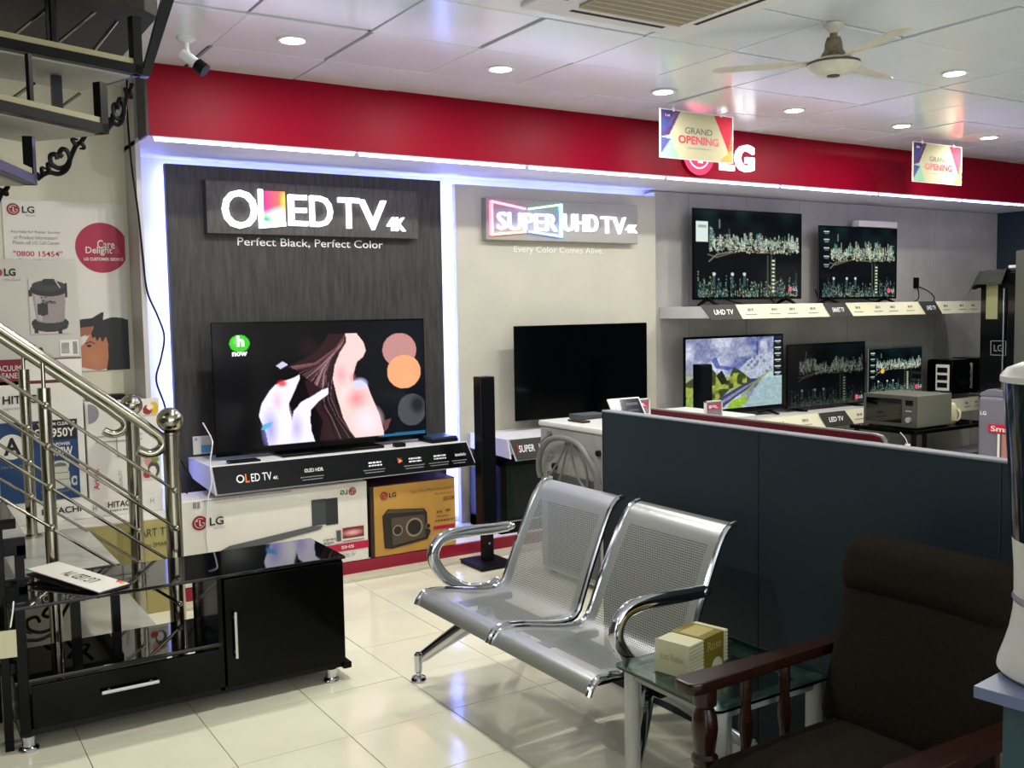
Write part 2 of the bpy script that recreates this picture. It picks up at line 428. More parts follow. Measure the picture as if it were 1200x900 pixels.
# plinth + skirting ledge
pl = thing('display_plinth', 'low crimson plinth running under the display wall, topped in pale board', 'plinth', (1.262, 5.66, 0))
MB().box(1.31, 9.4, 5.66, 5.68, .0, .095).build('front_board', m_redp, pl)
MB().box(1.31, 9.4, 5.68, 6.279, 0.0, .1).build('top_board', m_pale, pl)
struct('baseboard_back', MB().box(1.31, 9.4, 5.545, 5.659, 0, .022, bev=.003), mat('cream skirting tile', '#c9c6ae', .3))
struct('baseboard_left', MB().box(-3.3, 1.2, 6.13, 6.15, 0, .1), mat('cream skirting tile', '#c9c6ae', .3))

# ------------------------------------------------------------------ OLED feature panel
op = thing('feature_panel', 'tall charcoal oak wall panel edged with blue-white backlight', 'wall panel', (2.42, 6.26, .1))
MB().box(1.475, 3.368, 6.2, 6.25, .1, 2.58, bev=.002, seg=1).build('board', m_wood, op)
MB().box(1.50, 1.515, 6.28, 6.30, .15, 2.56).build('backlight_strip', m_led, op); MB().box(3.325, 3.34, 6.28, 6.30, .15, 2.56).build('backlight_strip', m_led, op); MB().box(1.515, 3.325, 6.28, 6.30, 2.535, 2.55).build('backlight_strip', m_ledtop, op)
MB().box(1.8, 1.86, 6.25, 6.34, .3, 2.4).box(3.0, 3.06, 6.25, 6.34, .3, 2.4).build('batten', m_white, op)
up = thing('feature_panel', 'tall beige stucco wall panel edged with blue-white backlight', 'wall panel', (4.42, 6.26, .1))
MB().box(3.485, 5.361, 6.2, 6.25, .1, 2.565, bev=.002, seg=1).build('board', m_beige, up)
MB().box(3.515, 3.53, 6.28, 6.30, .15, 2.54).build('backlight_strip', m_led, up); MB().box(3.53, 5.33, 6.28, 6.30, 2.515, 2.53).build('backlight_strip', m_ledtop, up)
MB().box(3.8, 3.86, 6.25, 6.34, .3, 2.4).box(5.0, 5.06, 6.25, 6.34, .3, 2.4).build('batten', m_white, up)
MB().box(5.362, 5.374, 6.22, 6.34, .1, 2.6).build('edge_strip', m_white, up)

so = thing('sign_board', 'charcoal oak sign board with glowing white letters and one coloured letter tile', 'sign', (2.42, 6.15, 2.15), 'boards over the two main televisions')
MB().box(1.695, 3.146, 6.13, 6.2, 2.16, 2.488, bev=.003, seg=1).build('board', m_woodb, so)
yl = 6.115
for b, bxx in (('O', (1.787, 2.008, 2.193, 2.432)), ('E', (2.212, 2.338, 2.222, 2.419)), ('D', (2.357, 2.511, 2.220, 2.420)), ('T', (2.553, 2.70, 2.216, 2.417)), ('V', (2.70, 2.899, 2.210, 2.409)), ('4K', (2.905, 3.04, 2.209, 2.302))):
    text(b, bxx, yl, m_letter, so, 'raised_letter', depth=.028, bold=.010)
# the coloured L tile
MB().prism([(2.019, 2.445), (2.045, 2.441), (2.045, 2.245), (2.19, 2.243), (2.191, 2.217), (2.019, 2.198)], 'y', 6.102, 6.13).build('raised_letter', m_letter, so)
c = Canvas(40, 50, '#ffffff'); u, v = c.X, c.Y
c.a[:] = np.array(lin('#ff7a2a'))*(u[..., None])+np.array(lin('#d4148c'))*(1-u[..., None])
c.put(np.clip((v-.35-.3*(1-u))*4, 0, 1)*np.clip(1.0-abs(u-.5)*.4, 0, 1), '#fff3f8'); c.ell(.1, .98, .45, .3, '#20c080', soft=.8); c.ell(.95, .3, .25, .5, '#ffd54a', soft=.9)
c.build('colour_tile', WM(2.119, 6.112, 2.341), .145, .188, vmat('lit colour tile', .4, 1.3), so)
text('Perfect Black, Perfect Color', (1.90, 2.907, 2.086, 2.146), 6.197, m_lettersoft, op, bold=.004)

su = thing('sign_board', 'pale grey sign board with glowing white letters and a coloured bow-shaped frame', 'sign', (4.4, 6.15, 2.15), 'boards over the two main televisions')
MB().box(3.699, 5.115, 6.13, 6.2, 2.17, 2.473, bev=.003, seg=1).build('board', mat('pale grey sign board', '#96958f', .5), su)
m_letter2 = mat('white lit letter soft', '#ffffff', .4, emit='#eef0ff', estr=1.3)
text('SUPER', (3.785, 4.312, 2.243, 2.372), yl, m_letter2, su, 'raised_letter', depth=.028, bold=.002)
text('UHD', (4.38, 4.70, 2.248, 2.380), yl, m_letter2, su, 'raised_letter', depth=.028, bold=.002)
text('TV', (4.735, 4.975, 2.240, 2.372), yl, m_letter2, su, 'raised_letter', depth=.028, bold=.002)
text('4K', (4.985, 5.09, 2.253, 2.318), yl, m_letter2, su, 'raised_letter', depth=.028, bold=.002)
MB().box(3.745, 4.345, 6.125, 6.1299, 2.245, 2.40).build('bow_plate', mat('lavender plate', '#9c9cae', .5), su)
def edgebar(p, q, w, col, colname):
    (x0, z0), (x1, z1) = p, q; L = math.hypot(x1-x0, z1-z0); nx, nz = -(z1-z0)/L*w/2, (x1-x0)/L*w/2
    MB().prism([(x0+nx, z0+nz), (x1+nx, z1+nz), (x1-nx, z1-nz), (x0-nx, z0-nz)], 'y', 6.105, 6.13).build('bow_frame_bar', mat(colname, '#ffffff', .4, emit=col, estr=1.6), su)
edgebar((3.735, 2.20), (3.735, 2.45), .02, '#ff3f7a', 'lit pink bar')
edgebar((3.735, 2.445), (4.03, 2.402), .014, '#ff5a9a', 'lit rose bar'); edgebar((4.06, 2.402), (4.352, 2.446), .014, '#8fe0a0', 'lit green bar')
edgebar((4.352, 2.45), (4.352, 2.20), .02, '#45cfe8', 'lit cyan bar'); edgebar((4.352, 2.207), (4.06, 2.236), .014, '#4a8cff', 'lit blue bar')
edgebar((4.03, 2.234), (3.735, 2.205), .014, '#ffa03a', 'lit orange bar')
text('Every Color Comes Alive.', (3.977, 4.815, 2.075, 2.135), 6.197, mat('pale print', '#e3e2dc', .5), up, bold=.004)

# emblem on fascia
em = thing('lit_logo', 'glowing ring emblem and white letters on the red fascia, partly behind hanging sign', 'sign', (5.35, 5.48, 2.62))
mpink = mat('lit pink neon', '#ffffff', .4, emit='#ff3a78', estr=5.)
emblem(WM(5.16, 5.485, 2.79), .155, mat('emblem back', '#d02050', .4, emit='#c01848', estr=.6), mpink, em, depth=.01)
text('L', (5.39, 5.53, 2.69, 2.885), 5.49, m_letter, em, 'raised_letter', depth=.03, bold=.04)
text('G', (5.545, 5.745, 2.69, 2.895), 5.49, m_letter, em, 'raised_letter', depth=.03, bold=.04)

# ------------------------------------------------------------------ downlights
spots = [(1.754, 4.71), (2.954, 4.71), (4.151, 4.72), (5.343, 4.73), (6.545, 4.75), (7.66, 4.74), (5.345, 3.53)]
labs = ['round ceiling downlight near the white security camera', 'round ceiling downlight above the charcoal panel\'s right half', 'round ceiling downlight just left above the larger hanging sign',
        'round ceiling downlight right above the glowing logo, beyond the fan', 'round ceiling downlight left of the smaller hanging sign', 'round ceiling downlight farthest right, above the far end of fascia', 'round ceiling downlight to the right of the fan, nearest the viewer']
def downlight(x, y, lab, power=DOWN_POWER):
    t = thing('downlight', lab, 'light', (x, y, 2.99), 'recessed round downlights')
    MB().lathe((x, y, 0), [(.075, 3.0), (.078, 2.992), (.070, 2.988), (.060, 2.990), (.058, 3.0)], 28).build('ring', m_white, t)
    MB().lathe((x, y, 0), [(.057, 2.9895), (.057, 2.997)], 28).build('lens', m_lamp, t)
    d = bpy.data.lights.new('downlight_beam', 'AREA'); d.shape = 'DISK'; d.size = .11; d.energy = power; d.color = (1, .97, .90)
    o = bpy.data.objects.new('downlight_beam', d); COL.objects.link(o); o.location = (x, y, 2.982)
for (x, y), l in zip(spots, labs): downlight(x, y, l)
# further lamps of the same room, out of view behind and beside the viewer
k = 0
for x, y in ((1.754, 3.53), (6.545, 2.33), (8.9, 3.53), (-.65, -1.3), (1.754, -2.4), (4.151, -2.4), (-1.85, 3.53), (9.0, -.5)):
    k += 1; downlight(x, y, 'round ceiling downlight outside the photographed view, ' + ['above the waiting bench', 'above the far kitchen rack', 'above the refrigerators', 'by the street end of the stair side', 'over the entrance, left', 'over the entrance, right', 'behind the stairs', 'in the far right corner by the street'][k-1], DOWN_POWER*(1.7 if (x, y) == (1.754, 3.53) else 1.1))

# ------------------------------------------------------------------ televisions
def city(seed, glow=1.0, tint=1.0):
    c = Canvas(220, 128, '#020507'); rng = np.random.default_rng(seed)
    n = c.noise(7, 4, seed)
    c.put(np.clip(n-.45, 0, 1)*.4*np.clip(1-c.Y*1.8, 0, 1), '#1a4a4c')
    sky = [ .05+.09*rng.random()**1.5 for _ in range(24)]
    for _ in range(330):        # far bank of towers
        x = rng.uniform(.13, .96); k = int(x*23); h = sky[k]*rng.uniform(.5, 1.6); y0 = .46+rng.uniform(-.10, .02); w = rng.uniform(.006, .024)
        col = ['#6f9a90', '#4f7f76', '#a9a67c', '#3f6c6c', '#b9c6b4', '#16282a', '#0a1012', '#22403e'][rng.integers(8)]
        c.rect(x, y0-h, x+w, y0-h*rng.uniform(.0, .6), col, rng.uniform(.25, .8)*glow)
        for _ in range(3):
            yy = y0-h*rng.random(); c.rect(x+w*rng.random()*.6, yy, x+w, yy+.01, '#d8dcc4', .5*glow)
    c.line([(.12, .50), (.2, .53), (.3, .49), (.42, .45), (.6, .47), (.9, .455)], .008, '#b8a070', .3*glow, 1.7)
    c.line([(.13, .58), (.2, .50), (.34, .46)], .008, '#9aa79c', .5*glow, 1.7)
    for _ in range(170):        # near towers rising from the lower edge
        x = rng.uniform(.03, .97); h = rng.uniform(.04, .30)*rng.uniform(.5, 1); w = rng.uniform(.006, .016)
        c.rect(x, .97-h, x+w, .97, ['#12201f', '#1c3030', '#0b1516'][rng.integers(3)], .9)
        for _ in range(7):
            yy = rng.uniform(.97-h, .97); c.rect(x, yy, x+w*rng.uniform(.3, 1), yy+.012, ['#5f9a90', '#8fb0a8', '#c9b468', '#42707a'][rng.integers(4)], .55*glow)
    for x in (.165, .33, .44): c.rect(x, .70, x+.022, .86, '#31484a'); c.ell(x+.011, .72, .014, .02, '#cfdcdc', .8*glow)
    for x, top in ((.665, .5), (.70, .5), (.735, .52)):
        c.rect(x, top, x+.012, .95, '#3c4a3e', .8)
    for k in range(9): c.ell(.725, .56+k*.045, .014, .012, '#d9d8b8', .9*glow)
    c.rect(.22, .10, .232, .20, '#8a969a', .5*glow)
    c.a *= tint
    return c
def mountain():
    c = Canvas(220, 130, '#7e86a8'); n = c.noise(6, 5, 3)*.6+c.noise(14, 9, 4)*.3+c.noise(40, 24, 5)*.12
    c.put(np.clip((n-.4)*3.5, 0, 1), '#c3c6da'); c.put(np.clip((.42-n)*6, 0, 1)*np.clip(c.X*1.5-.2, 0, 1), '#1f3f9c')
    c.put(np.clip((.55-n)*5, 0, 1)*(c.X > .72)*(c.Y < .35), '#1b3478')
    c.poly([(.25, .30), (.3, .42), (.43, .46), (.47, .42), (.34, .38), (.3, .26)], '#1c3e96', .8)
    c.poly([(0, .42), (.12, .34), (.18, .42), (.1, .62), (0, .66)], '#8f96a0')
    c.poly([(.5, .50), (.62, .34), (.78, .24), (.88, .30), (.9, .46), (.72, .60), (.6, .58)], '#aab4c4')
    c.put(np.clip((c.noise(30, 20, 9)-.55)*6, 0, 1)*(c.X > .55)*(c.Y > .28)*(c.Y < .52)*(c.X < .9), '#56607c', .8)
    c.poly([(0, .60), (.14, .48), (.26, .42), (.34, .56), (.42, .60), (.48, .42), (.54, .46), (.66, .60), (.66, .66), (.45, .72), (.2, 1), (0, 1)], '#39441f')
    c.put(np.clip((c.noise(22, 16, 12)-.45)*4, 0, 1)*(c.Y > .50)*(c.X < .62)*(c.Y < .95), '#a3b04a', .85)
    c.poly([(.30, .52), (.36, .45), (.42, .62), (.36, .66)], '#1e2418')
    c.poly([(.28, .88), (.5, .72), (.68, .60), (.76, .60), (.72, .68), (.55, .80), (.34, 1.0), (.2, 1.0)], '#3d3f66')
    c.poly([(.3, .92), (.54, .74), (.72, .62), (.73, .63), (.55, .77), (.32, .96)], '#85869e')
    c.poly([(.78, .60), (.9, .48), (1, .50), (1, 1), (.58, 1)], '#a9c4c9'); c.poly([(.78, .60), (.9, .48), (.9, .46), (.74, .60), (.56, .82), (.58, .84)], '#8aa05c')
    c.poly([(.40, 1), (.46, .88), (.6, .84), (.64, .88), (.56, 1)], '#90b43a')
    c.poly([(0, .82), (.1, .72), (.24, .7), (.1, 1), (0, 1)], '#8aa04a')
    m = c.noise(44, 30, 21)*.5+c.noise(90, 60, 22)*.5
    c.a *= (.55+.75*m*(1-.5*((c.X > .62)*(c.Y > .6))))[..., None]
    return c
def portrait():
    c = Canvas(300, 170, '#010102')
    c.a[:] += np.clip((c.X-.55)*.03, 0, 1)[..., None]*np.array([.1, .3, .6])
    c.ell(.42, .2, .06, .1, '#2a1018', .7, .8)
    # bokeh discs
    c.ell(.872, .255, .088, .145, '#c08a86'); c.ell(.86, .22, .05, .07, '#b88a90', .5, .9)
    c.ell(.893, .445, .088, .145, '#f8a878'); c.ell(.92, .5, .05, .08, '#f5b080', .5, .9)
    c.ell(.93, .78, .075, .14, '#4a4a52'); c.ell(.96, .74, .05, .1, '#1c1c20', .9, .6)
    # face, neck and shoulder
    c.poly([(.55, .10), (.655, .10), (.69, .18), (.70, .25), (.685, .30), (.655, .34), (.645, .385), (.635, .44), (.635, .50), (.67, .50), (.70, .53), (.72, .63), (.76, .80), (.78, .95), (.78, 1.0), (.60, 1.0), (.585, .85), (.55, .62), (.53, .45), (.53, .32), (.53, .2)], '#f3cfcb')
    c.ell(.60, .62, .05, .10, '#f7e3df', .9, .9); c.ell(.645, .65, .07, .11, '#f0808a', .8, .9); c.ell(.575, .44, .04, .1, '#ff9aa8', .7, .9)
    c.ell(.665, .53, .045, .06, '#cfd4ff', .9, .6); c.ell(.70, .85, .09, .16, '#fbe6f2', .8, .8); c.ell(.63, .47, .02, .05, '#d86a86', .5, .8)
    c.poly([(.78, .86), (.82, .84), (.80, .93), (.785, .95)], '#7a4a4a', .8)
    # hair
    c.poly([(.52, .10), (.60, .10), (.605, .17), (.57, .26), (.545, .36), (.53, .5), (.545, .68), (.59, .85), (.635, 1), (.46, 1), (.48, .82), (.42, .62), (.40, .48), (.46, .42), (.36, .38), (.32, .36), (.42, .28), (.48, .2)], '#2c171a')
    rng = np.random.default_rng(2)
    for _ in range(70):
        t = rng.random(); a = .30+.22*rng.random(); p = [(.60-.02*t, .11+.1*t), (.55-.02*t, .22+.08*t), (.45+.05*t, .33+.1*t), (.33+.18*t, .345+.25*t)]
        c.line(p, .004, ['#8a5d60', '#b79a9c', '#4a2a2e', '#1a0c10', '#6b3f46'][rng.integers(5)], .7, 1.78)
    for _ in range(50):
        t = rng.random(); p = [(.53-.06*t, .48+.08*t), (.52-.04*t, .62+.1*t), (.56-.05*t, .8), (.64-.10*t, .99)]
        c.line(p, .003, ['#3a1c22', '#0a0406', '#1a0c10', '#8a7478', '#000000'][rng.integers(5)], .8, 1.78)
    # hand
    c.poly([(.27, .345), (.30, .31), (.325, .34), (.29, .37)], '#cfc8e8')
    c.poly([(.185, .74), (.20, .64), (.235, .55), (.26, .50), (.30, .47), (.345, .45), (.375, .425), (.378, .45), (.35, .56), (.322, .655), (.325, .72), (.335, .79), (.345, .72), (.38, .65), (.44, .60), (.48, .56), (.512, .545), (.508, .60), (.46, .655), (.425, .72), (.42, .80), (.425, .90), (.44, .985), (.225, 1.0), (.215, .88)], '#efe9fb')
    c.ell(.235, .85, .045, .2, '#9a98f0', .85, .9); c.ell(.27, .63, .03, .1, '#e8a8c8', .6, .9); c.ell(.355, .86, .04, .14, '#b8aef6', .8, .9); c.ell(.295, .49, .03, .035, '#e02030', .9, .6); c.ell(.31, .8, .03, .16, '#ffffff', .8, .8)
    c.poly([(.195, .85), (.205, .81), (.25, .79), (.235, .83), (.21, .855)], '#5ab0e0')
    c.rect(0, .985, 1, 1, '#010102'); c.ell(.95, .99, .2, .02, '#2a6f9a', .8)
    # corner bug
    c.ell(.112, .155, .044, .068, '#3fc92c'); c.ell(.104, .14, .03, .045, '#7ff06a', .7, .8)
    return c
def tv(label, x0, x1, z0, z1, y, canvas=None, m=None, feet='blades', foot_z=None, group=None, bez=.012, dark=m_bezel, bot=None, logo=False):
    """flat television facing -y; y is its front plane"""
    w = x1-x0; cx = (x0+x1)/2; fz = z0-.06 if foot_z is None else foot_z; bot = bot or bez
    t = thing('television', label, 'television', (cx, y+.03, fz), group)
    body = MB().box(x0, x1, y, y+.014, z0, z1, bev=.003, seg=1).box(cx-w*.32, cx+w*.32, y+.014, y+.06, z0+.03, z0+(z1-z0)*.55, bev=.01)
    body.build('housing', dark, t)
    sw, sh = w-2*bez, z1-z0-bez-bot; cz = z0+bot+sh/2
    if canvas is not None: canvas.build('screen', WM(cx, y-.0012, cz), sw, sh, m, t)
    else: MB().box(cx-sw/2, cx+sw/2, y-.0015, y, cz-sh/2, cz+sh/2).build('screen', m_screenoff, t)
    if feet == 'blades':
        for s in (-1, 1):
            fx = cx+s*w*.36
            MB().prism([(y-.10, fz+.001), (y-.09, fz+.014), (y-.005, z0+.01), (y+.03, z0+.03), (y+.05, z0+.01), (y+.13, fz+.014), (y+.14, fz+.001), (y+.12, fz+.001), (y+.03, z0-.012), (y-.005, z0-.014), (y-.08, fz+.001)], 'x', fx-.012, fx+.012).build('foot', m_blackm, t)
    else:
        MB().box(cx-w*.24, cx+w*.24, y-.12, y+.13, fz+.001, fz+.016, bev=.004).build('stand_base', m_bezel, t)
        MB().box(cx-.10, cx+.10, y+.02, y+.05, fz+.014, z0+.1, bev=.005).build('stand_neck', m_blackm, t)
    if logo:
        emblem(WM(cx+w*.385, y-.003, z0+(z1-z0)*.115), .026, mat('screen emblem', '#000000', .4, emit='#c8205a', estr=.9), m_lettersoft, t, word='LG', wordmat=mat('screen white', '#000000', .4, emit='#c8d2d6', estr=.8))
    return t
t = tv('largest television showing a woman touching her hair, on the dark sign shelf', 1.636, 3.068, .797, 1.612, 5.92, portrait(), m_scr, 'base', .776, 'televisions on the display wall', bot=.035)
glow = mat('screen white bright', '#000000', .4, emit='#ffffff', estr=1.0)
text('h', (1.785, 1.833, 1.463, 1.53), 5.9165, glow, t, bold=.05)
text('now', (1.755, 1.85, 1.405, 1.432), 5.9165, glow, t, bold=.05)
t = tv('switched-off television on the pale shelf under the beige panel', 3.86, 5.12, .84, 1.54, 6.03, None, None, 'base', .77, 'televisions on the display wall')
c1 = city(1, 1.0); c1.rect(.02, .13, .125, .36, '#cfdcd4'); c1.rect(.035, .17, .11, .2, '#8aa89c')
tv('upper shelf television, the left one, with night city picture and a pale label', 5.68, 7.0, 1.715, 2.478, 6.1, c1, m_scr, 'blades', 1.665, 'televisions on the display wall', logo=True)
c2 = city(4, 1.0)
for k in range(5): c2.rect(.05, .06+k*.115, .12, .075+k*.115, '#b9c4c4'); c2.rect(.06, .09+k*.115, .11, .10+k*.115, '#788484')
tv('upper shelf television, the right one, with night city picture under a white card', 7.228, 8.36, 1.706, 2.384, 6.1, c2, m_scr, 'blades', 1.665, 'televisions on the display wall', logo=True)
c3 = mountain(); c3.rect(.905, .0, 1, .58, '#0c1016')
for k in range(6): c3.rect(.92, .07+k*.09, .985, .085+k*.09, '#cfd4d8'); c3.rect(.935, .10+k*.09, .975, .11+k*.09, '#8a9094')
c3.rect(.905, 0, 1, .04, '#12204a')
tv('lower shelf television showing snowy mountains and a winding road', 5.53, 6.71, .735, 1.41, 6.05, c3, m_scr, 'blades', .705, 'televisions on the display wall', bez=.02, bot=.05)
tv('lower shelf television, middle one, with a dim night city picture', 6.76, 7.83, .715, 1.308, 6.05, city(9, .6, .42), m_scrdim, 'blades', .705, 'televisions on the display wall', logo=True)
c4 = city(14, 1.0)
for k in range(5): c4.rect(.03, .08+k*.13, .11, .10+k*.13, '#b9c4c4'); c4.rect(.045, .12+k*.13, .10, .13+k*.13, '#788484')
c4.ell(.25, .5, .035, .05, '#e0b020')
tv('smallest television, silver framed with night city picture, behind the microwave', 7.875, 8.71, .78, 1.235, 6.05, c4, m_scr, 'blades', .705, 'televisions on the display wall', dark=mat('silver bezel', '#8a8a86', .35, metal=.6), logo=True)
# white card on the right upper television
tag(MB().box(7.76, 8.33, 6.08, 6.16, 2.387, 2.445, bev=.004).build('top_card', m_box, loc=(8.0, 6.1, 2.387)), 'long white carton card lying on top of the upper right television', 'card')

# ------------------------------------------------------------------ sign shelves
m_shelf = mat('white shelf laminate', '#d7d6d4', .35)
m_signblk = mat('black sign acrylic', '#090b0c', .22, spec=.3)
m_signgry = mat('dark grey sign card', '#33342f', .5)
m_signcr = mat('cream sign card', '#d9d5b8', .5)
def sign_face(parent, name, xa, xb, ya, yb, za, zb, m, xa2=None, xb2=None, th=.006):
    """tilted plate, top edge at (ya,za) bottom edge at (yb,zb); xa2/xb2 bottom corners"""
    xa2 = xa if xa2 is None else xa2; xb2 = xb if xb2 is None else xb2
    bm = bmesh.new(); n = Vector((0, -(za-zb), (ya-yb)*1.0)).normalized()*th*-1
    P = [Vector((xa, ya, za)), Vector((xb, ya, za)), Vector((xb2, yb, zb)), Vector((xa2, yb, zb))]
    A = [bm.verts.new(p) for p in P]; B = [bm.verts.new(p+Vector((0, th, 0))) for p in P]
    bm.faces.new(A); bm.faces.new(B[::-1])
    for i in range(4): bm.faces.new((A[i], B[i], B[(i+1) % 4], A[(i+1) % 4]))
    mb = MB(); mb.bm.free(); mb.bm = bm; return mb.build(name, m, parent, smooth=False)
s1 = thing('sign_shelf', 'pale wall shelf with slanted black feature sign along its front, under the largest television', 'shelf', (2.4, 5.95, .70), 'sign shelves on the display wall')
MB().box(1.55, 3.24, 5.68, 6.2, .66, .775, bev=.003, seg=1).build('shelf_board', m_shelf, s1)
MB().prism([(5.66, .78), (5.62, .625), (6.2, .66), (6.2, .775)], 'x', 1.540, 1.549).build('shelf_end', m_pale, s1)
sign_face(s1, 'sign_border', 1.528, 3.228, 5.655, 5.612, .79, .622, m_shelf, 1.54, 3.278)
face1 = sign_face(s1, 'sign_face', 1.537, 3.220, 5.646, 5.606, .783, .629, m_signblk, 1.549, 3.266)
def greek(rows, seed=1):
    # rows: (x0,x1,z0,z1): unreadably small print as short word bars
    rng = random.Random(seed); mb = MB()
    for x0, x1, z0, z1 in rows:
        x = x0
        while x < x1:
            w = rng.uniform(.6, 2.2)*(z1-z0)*1.2; mb.box(x, min(x+w, x1), -.0006, 0, z0, z1); x += w+(z1-z0)*.5
    return mb
def tilt(x0, x1, z0, z1, off=.004):
    # frame on the tilted face for a text box
    zc = (z0+z1)/2; y = 5.606+(zc-.629)/(.783-.629)*.04-off
    return frameM(((x0+x1)/2, y, zc), (1, 0, 0), (0, .04, .154)), x1-x0, z1-z0
def ttext(b, x0, x1, z0, z1, m=m_lettersoft, bold=0., par=None):
    par = par or face1; M, w, h = tilt(x0, x1, z0, z1); return put(text_local(b, w, h, 0, bold), 'lettering', m, M, par)
ttext('O', 1.665, 1.712, .68, .728, bold=.01); ttext('L', 1.717, 1.742, .678, .73, mat('orange print', '#e0702a', .5), .03); ttext('ED TV', 1.752, 1.875, .68, .727, bold=.01); ttext('4K', 1.882, 1.915, .68, .70, bold=.01)
for xa, hd in ((2.05, 'OLED HDR'), (2.46, None), (2.74, None), (2.92, None), (3.09, 'harman/kardon')):
    w = .15 if xa < 3 else .11
    if hd: ttext(hd, xa+.03, xa+w, .70, .722, bold=.01)
    else:
        M_, a_, b_ = tilt(xa+.04, xa+w-.02, .69, .725); mb = greek([(-a_/2, a_/2, .004, .014), (-a_/2, a_/2, -.014, -.005)], int(xa*100)); mb.bm.transform(M_); mb.build('fine_print', m_lettersoft, face1, smooth=False)
    M_, a_, b_ = tilt(xa, xa+w, .648, .682); mb = greek([(-a_/2, a_/2, .005, .011), (-a_/2+.01, a_/2-.01, -.011, -.005)], int(xa*77)); mb.bm.transform(M_); mb.build('fine_print', m_greyp, face1, smooth=False)
M, w, h = tilt(2.70, 2.735, .695, .73)
c = Canvas(12, 12, '#15181a'); c.poly([(.0, 0), (1, .6), (.2, 1)], '#e8a030'); c.poly([(0, 0), (.4, .3), (.2, 1)], '#c03050'); c.build('colour_mark', M, w, h, m_signpr, s1)

s2 = thing('sign_shelf', 'pale wall shelf with dark grey sign card, under the switched-off television', 'shelf', (4.4, 5.95, .70), 'sign shelves on the display wall')
MB().box(3.56, 5.3, 5.68, 6.2, .66, .765, bev=.003, seg=1).build('shelf_board', m_shelf, s2)
MB().prism([(5.66, .77), (5.62, .64), (6.2, .66), (6.2, .765)], 'x', 3.550, 3.559).build('shelf_end', m_pale, s2)
sign_face(s2, 'sign_border', 3.557, 5.30, 5.655, 5.612, .775, .622, m_shelf, 3.59, 5.30)
face2 = sign_face(s2, 'sign_face', 3.565, 5.29, 5.646, 5.606, .768, .629, m_signgry, 3.60, 5.29)
ttext('SUPER', 3.622, 3.752, .678, .728, bold=.02, par=face2); ttext('UHD TV', 3.79, 3.95, .678, .728, bold=.01, par=face2)
M, w, h = tilt(3.607, 3.614, .668, .738); put(text_local('I', w, h, 0, 0), 'lettering', m_redpr, M, s2)

s3 = thing('sign_shelf', 'long upper wall shelf with cream and grey sign cards on its front', 'shelf', (7.4, 6.0, 1.6), 'sign shelves on the display wall')
MB().box(5.47, 9.36, 5.70, 6.28, 1.565, 1.66, bev=.003, seg=1).build('shelf_board', m_shelf, s3)
def cards(par, zt, zb, L):
    for kind, a, b, a2, b2, txt in L:
        yt, yb = 5.69, 5.655
        if kind == 'd': yt -= .012; yb -= .012
        o = sign_face(par, 'sign_card', a, b, yt, yb, zt, zb, m_signgry if kind == 'd' else m_signcr, a2, b2)
        zc = (zt+zb)/2; y = (yt+yb)/2-.006; M0 = lambda x, z: frameM((x, yb+(z-zb)/(zt-zb)*(yt-yb)-.003, z), (1, 0, 0), (0, yt-yb, zt-zb))
        if kind == 'd': put(text_local(txt, (b-a)*.55, .042, 0, .02), 'lettering', m_lettersoft, M0((a2+b)/2, zc), o)
        else:
            for q in (.16, .42, .62, .86):
                k = (b-a)*.06
                mb = greek([(-k, k, -.026, -.019), (-k*.5, k*.5, .006, .026)], int(q*50)); mb.bm.transform(M0(a+(b-a)*q, zc)); mb.build('fine_print', m_greyp, o, smooth=False)
cards(s3, 1.672, 1.555, [('d', 5.36, 5.74, 5.45, 5.79, 'UHD TV'), ('c', 5.74, 6.80, 5.79, 6.86, ''), ('d', 6.79, 7.07, 6.85, 7.14, 'SMART TV'), ('c', 7.07, 8.12, 7.14, 8.19, ''), ('d', 8.11, 8.36, 8.18, 8.42, 'UHD TV'), ('c', 8.36, 9.33, 8.42, 9.37, '')])
s4 = thing('sign_shelf', 'long lower wall shelf with cream and grey sign cards, behind the partition', 'shelf', (7.4, 6.0, .65), 'sign shelves on the display wall')
MB().box(5.47, 9.60, 5.70, 6.28, .615, .70, bev=.003, seg=1).build('shelf_board', m_shelf, s4)
cards(s4, .725, .60, [('c', 5.50, 6.74, 5.50, 6.81, ''), ('d', 6.74, 7.08, 6.81, 7.17, 'LED TV'), ('c', 7.08, 8.3, 7.17, 8.35, ''), ('d', 8.3, 8.56, 8.35, 8.62, 'UHD TV'), ('c', 8.56, 9.33, 8.62, 9.37, '')])

# set-top things on the shelves
t = thing('media_player', 'flat black box with blue lid lying at the right end of the dark sign shelf', 'box', (3.16, 5.87, .777))
MB().box(3.03, 3.235, 5.78, 5.98, .777, .80, bev=.004).build('body', m_blackm, t)
MB().box(3.035, 3.23, 5.785, 5.975, .80, .815, bev=.004).build('lid', mat('dark blue lid', '#1d3350', .3), t)
tag(MB().box(1.66, 1.84, 5.70, 5.80, .777, .795, bev=.004).build('flat_box', m_blackm, loc=(1.75, 5.75, .777)), 'thin black box near the left end of the dark sign shelf', 'box')
tag(MB().box(2.76, 2.83, 5.76, 5.82, .777, .80, bev=.004).build('sensor', m_blackm, loc=(2.8, 5.79, .777)), 'small black block before the stand of the largest television', 'box')
t = thing('notice_card', 'small white and blue card fixed to the charcoal panel by the shelf\'s left end', 'card', (1.63, 6.198, .79))
MB().box(1.572, 1.688, 6.192, 6.199, .79, .903).build('card', m_box, t)
MB().box(1.62, 1.685, 6.190, 6.192, .80, .845).build('blue_print', mat('blue print', '#5da3c4', .5), t)
emblem(WM(1.59, 6.191, .885), .009, m_greyp, m_box, t)

